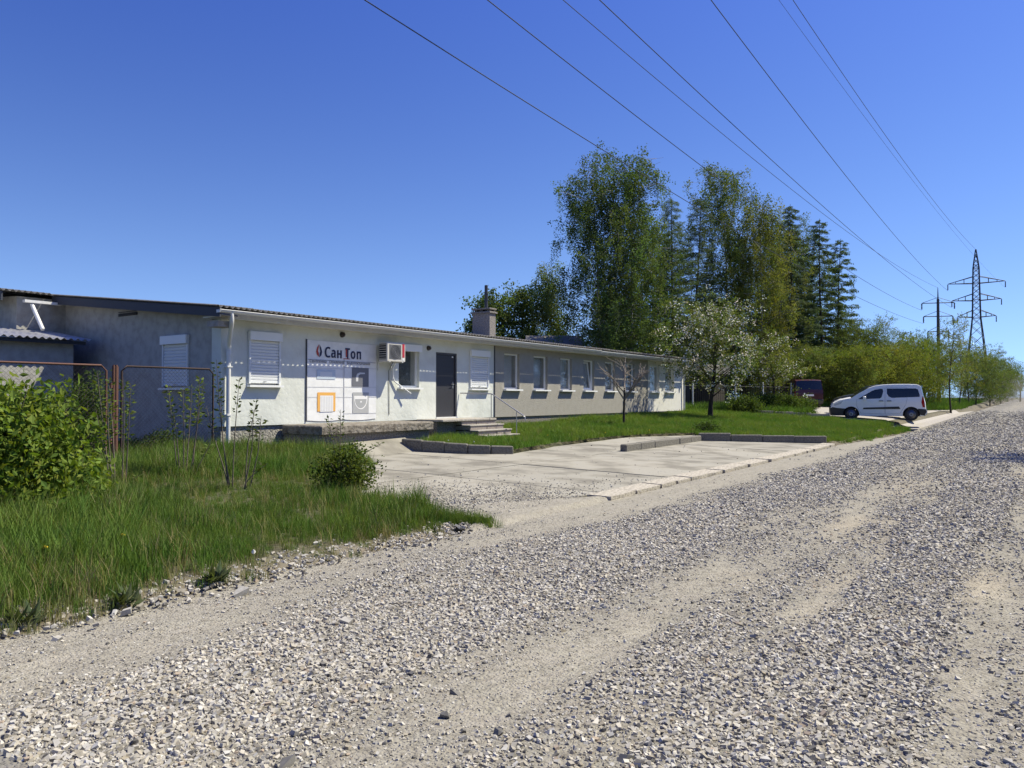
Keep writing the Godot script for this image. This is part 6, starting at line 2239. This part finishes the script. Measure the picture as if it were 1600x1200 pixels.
	copies("grass_blades", coarse[2], M.blade, buf, t)

# ---------------------------------------------------------------- gravel
func stone(seed: int, flat: float) -> ArrayMesh:
	# an angular crushed stone: a box cut by random planes, drawn as a distorted icosahedron with flat faces
	var r := RandomNumberGenerator.new()
	r.seed = seed
	var ph := (1.0 + sqrt(5.0)) / 2.0
	var base := [Vector3(-1, ph, 0), Vector3(1, ph, 0), Vector3(-1, -ph, 0), Vector3(1, -ph, 0), Vector3(0, -1, ph), Vector3(0, 1, ph), Vector3(0, -1, -ph), Vector3(0, 1, -ph), Vector3(ph, 0, -1), Vector3(ph, 0, 1), Vector3(-ph, 0, -1), Vector3(-ph, 0, 1)]
	var stretch := Vector3(r.randf_range(0.8, 1.35), flat, r.randf_range(0.65, 1.0))
	var cut := []
	for i in 6:
		cut.append([Vector3(r.randfn(), r.randfn(), r.randfn()).normalized(), r.randf_range(0.38, 0.7)])
	var p := []
	for v in base:
		var q: Vector3 = (v as Vector3).normalized() * r.randf_range(0.85, 1.15)
		for c in cut:
			var d: float = q.dot(c[0]) - c[1]
			if d > 0.0:
				q -= (c[0] as Vector3) * d
		p.append(q * stretch * 0.5)
	var f := [0, 11, 5, 0, 5, 1, 0, 1, 7, 0, 7, 10, 0, 10, 11, 1, 5, 9, 5, 11, 4, 11, 10, 2, 10, 7, 6, 7, 1, 8, 3, 9, 4, 3, 4, 2, 3, 2, 6, 3, 6, 8, 3, 8, 9, 4, 9, 5, 2, 4, 11, 6, 2, 10, 8, 6, 7, 9, 8, 1]
	var g := Geo.new()
	for i in range(0, f.size(), 3):
		var a: Vector3 = p[f[i]]; var b: Vector3 = p[f[i + 1]]; var c: Vector3 = p[f[i + 2]]
		var m := (c - a).cross(b - a)
		if m.dot(a + b + c) < 0.0:
			g.tri(a, c, b)
		else:
			g.tri(a, b, c)
	return g.mesh()

func shard(seed: int) -> ArrayMesh:
	# a split piece: an uneven box with skewed faces
	var r := RandomNumberGenerator.new()
	r.seed = seed
	var c := []
	var size := Vector3(r.randf_range(0.40, 0.54), r.randf_range(0.18, 0.30), r.randf_range(0.28, 0.42))
	for q in [Vector3(-1, -1, 1), Vector3(1, -1, 1), Vector3(1, -1, -1), Vector3(-1, -1, -1), Vector3(-1, 1, 1), Vector3(1, 1, 1), Vector3(1, 1, -1), Vector3(-1, 1, -1)]:
		var k := Vector3(r.randf_range(0.45, 1.1), r.randf_range(0.55, 1.1), r.randf_range(0.45, 1.1))
		c.append(q * k * size)
	var g := Geo.new()
	g.hexa(c)
	return g.mesh()

func build_gravel() -> void:
	rng.seed = 800
	var kinds := [stone(1, 0.62), shard(2), shard(3), stone(4, 0.85), shard(5), shard(6)]
	var bufs := []
	for k in kinds:
		bufs.append(PackedFloat32Array())
	var lay := func(x: float, s: float, y: float, size: float, c: Color) -> void:
		var bs := Basis(Vector3.UP, rng.randf() * TAU) * Basis.from_euler(Vector3(R(-0.5, 0.5), 0, R(-0.5, 0.5)))
		put(bufs[rng.randi() % 6], P(x, s, y + size * R(-0.12, 0.24)), bs.scaled_local(Vector3.ONE * size), c)
	var grey := func() -> Color:
		var k := lerpf(0.24, 0.50, rng.randf())
		var w := R(0.01, 0.055)
		if rng.randf() < 0.06:
			return Color(0.12, 0.115, 0.11) * R(0.8, 1.4)
		if rng.randf() < 0.02:
			return Color(0.34, 0.28, 0.225)
		return Color(k + w * 0.6, k, k - w)
	# bands: [s from, s to, stones tried per square metre, smallest, largest]
	for b in [[1.6, 5.0, 4600, 0.012, 0.040], [5.0, 9.0, 3300, 0.014, 0.042], [9.0, 15.0, 1600, 0.021, 0.050], [15.0, 26.0, 680, 0.030, 0.064], [26.0, 48.0, 215, 0.047, 0.092], [48.0, 90.0, 55, 0.07, 0.13]]:
		var x0 := -6.0
		var x1 := 1.6
		var n := int((b[1] - b[0]) * (x1 - x0) * b[2])
		for i in n:
			var x := R(x0, x1)
			var s := R(b[0], b[1])
			if -x > s * 2.4 + 1.2:
				continue
			var e := road_edge(s)
			if x < e + 0.02:
				continue
			var d := stony(x, s)
			var keep := pow(d, 1.7)
			if b[0] > 40.0:
				keep *= ramp(s, 90.0, 55.0)
			if rng.randf() > keep:
				continue
			var size := lerpf(b[3], b[4], pow(rng.randf(), 1.9)) * lerpf(0.75, 1.1, d)
			lay.call(x, s, road_h(x, s), size, grey.call())
	# loose pieces: scattered over the bare tracks, the soil edge and the near part of the concrete
	for i in 46000:
		var x := R(-6.2, 1.2)
		var s := 1.7 + 7.5 * pow(rng.randf(), 1.4)
		if x < road_edge(s) or -x > s * 2.4 + 1.2:
			continue
		lay.call(x, s, road_h(x, s), R(0.006, 0.015), grey.call())
	for i in 5200:
		var x := R(-7.0, 1.5)
		var s := R(1.6, 16.0)
		var e := road_edge(s)
		if x < e - 0.5 and not in_pad(x, s):
			continue
		var y := road_h(x, s)
		if x < e:
			y = ground_y(x, s)
		lay.call(x, s, y, lerpf(0.012, 0.032, pow(rng.randf(), 2.0)), grey.call())
	for i in 4200:
		var x := -6.0 - absf(rng.randfn()) * 1.7
		var s := 8.3 + absf(rng.randfn()) * 1.6
		if not in_pad(x, s):
			continue
		lay.call(x, s, pad_y(x, s), lerpf(0.012, 0.04, pow(rng.randf(), 2.0)), grey.call())
	for i in 420:
		var x := R(-12.0, -6.0)
		var s := R(9.0, 27.0)
		if in_pad(x, s):
			lay.call(x, s, pad_y(x, s), lerpf(0.015, 0.05, pow(rng.randf(), 3.0)), grey.call())
	# pale chips and clods along the edge of the verge
	for i in 2600:
		var s := R(0.5, 8.2)
		var x := road_edge(s) - 0.12 + rng.randfn() * 0.18
		lay.call(x, s, ground_y(x, s) + 0.0, lerpf(0.015, 0.06, pow(rng.randf(), 2.5)), grey.call())
	# a few large stones
	for q in [[375, 925, 0.12], [197, 953, 0.08], [290, 1005, 0.06], [540, 970, 0.10], [445, 1185, 0.09], [90, 990, 0.07], [600, 1060, 0.07], [1005, 1185, 0.08], [980, 1180, 0.08], [780, 1140, 0.06], [714, 1072, 0.08], [694, 1108, 0.07], [795, 1110, 0.055], [480, 1030, 0.08]]:
		var at := on_level(q[0], q[1], 0.02)
		lay.call(at.x, -at.z, road_h(at.x, -at.z) if at.x > -5.6 else ground_y(at.x, -at.z), q[2], Color(0.16, 0.155, 0.15) if q[1] > 1050 else Color(0.40, 0.385, 0.36))
	var t := Node3D.new()
	t.name = "gravel"
	add_child(t)
	tag(t, "crushed grey stone gravel lying in bands on the road", "gravel", "", "stuff")
	for k in kinds.size():
		copies("stones", kinds[k], M.stone, bufs[k], t)
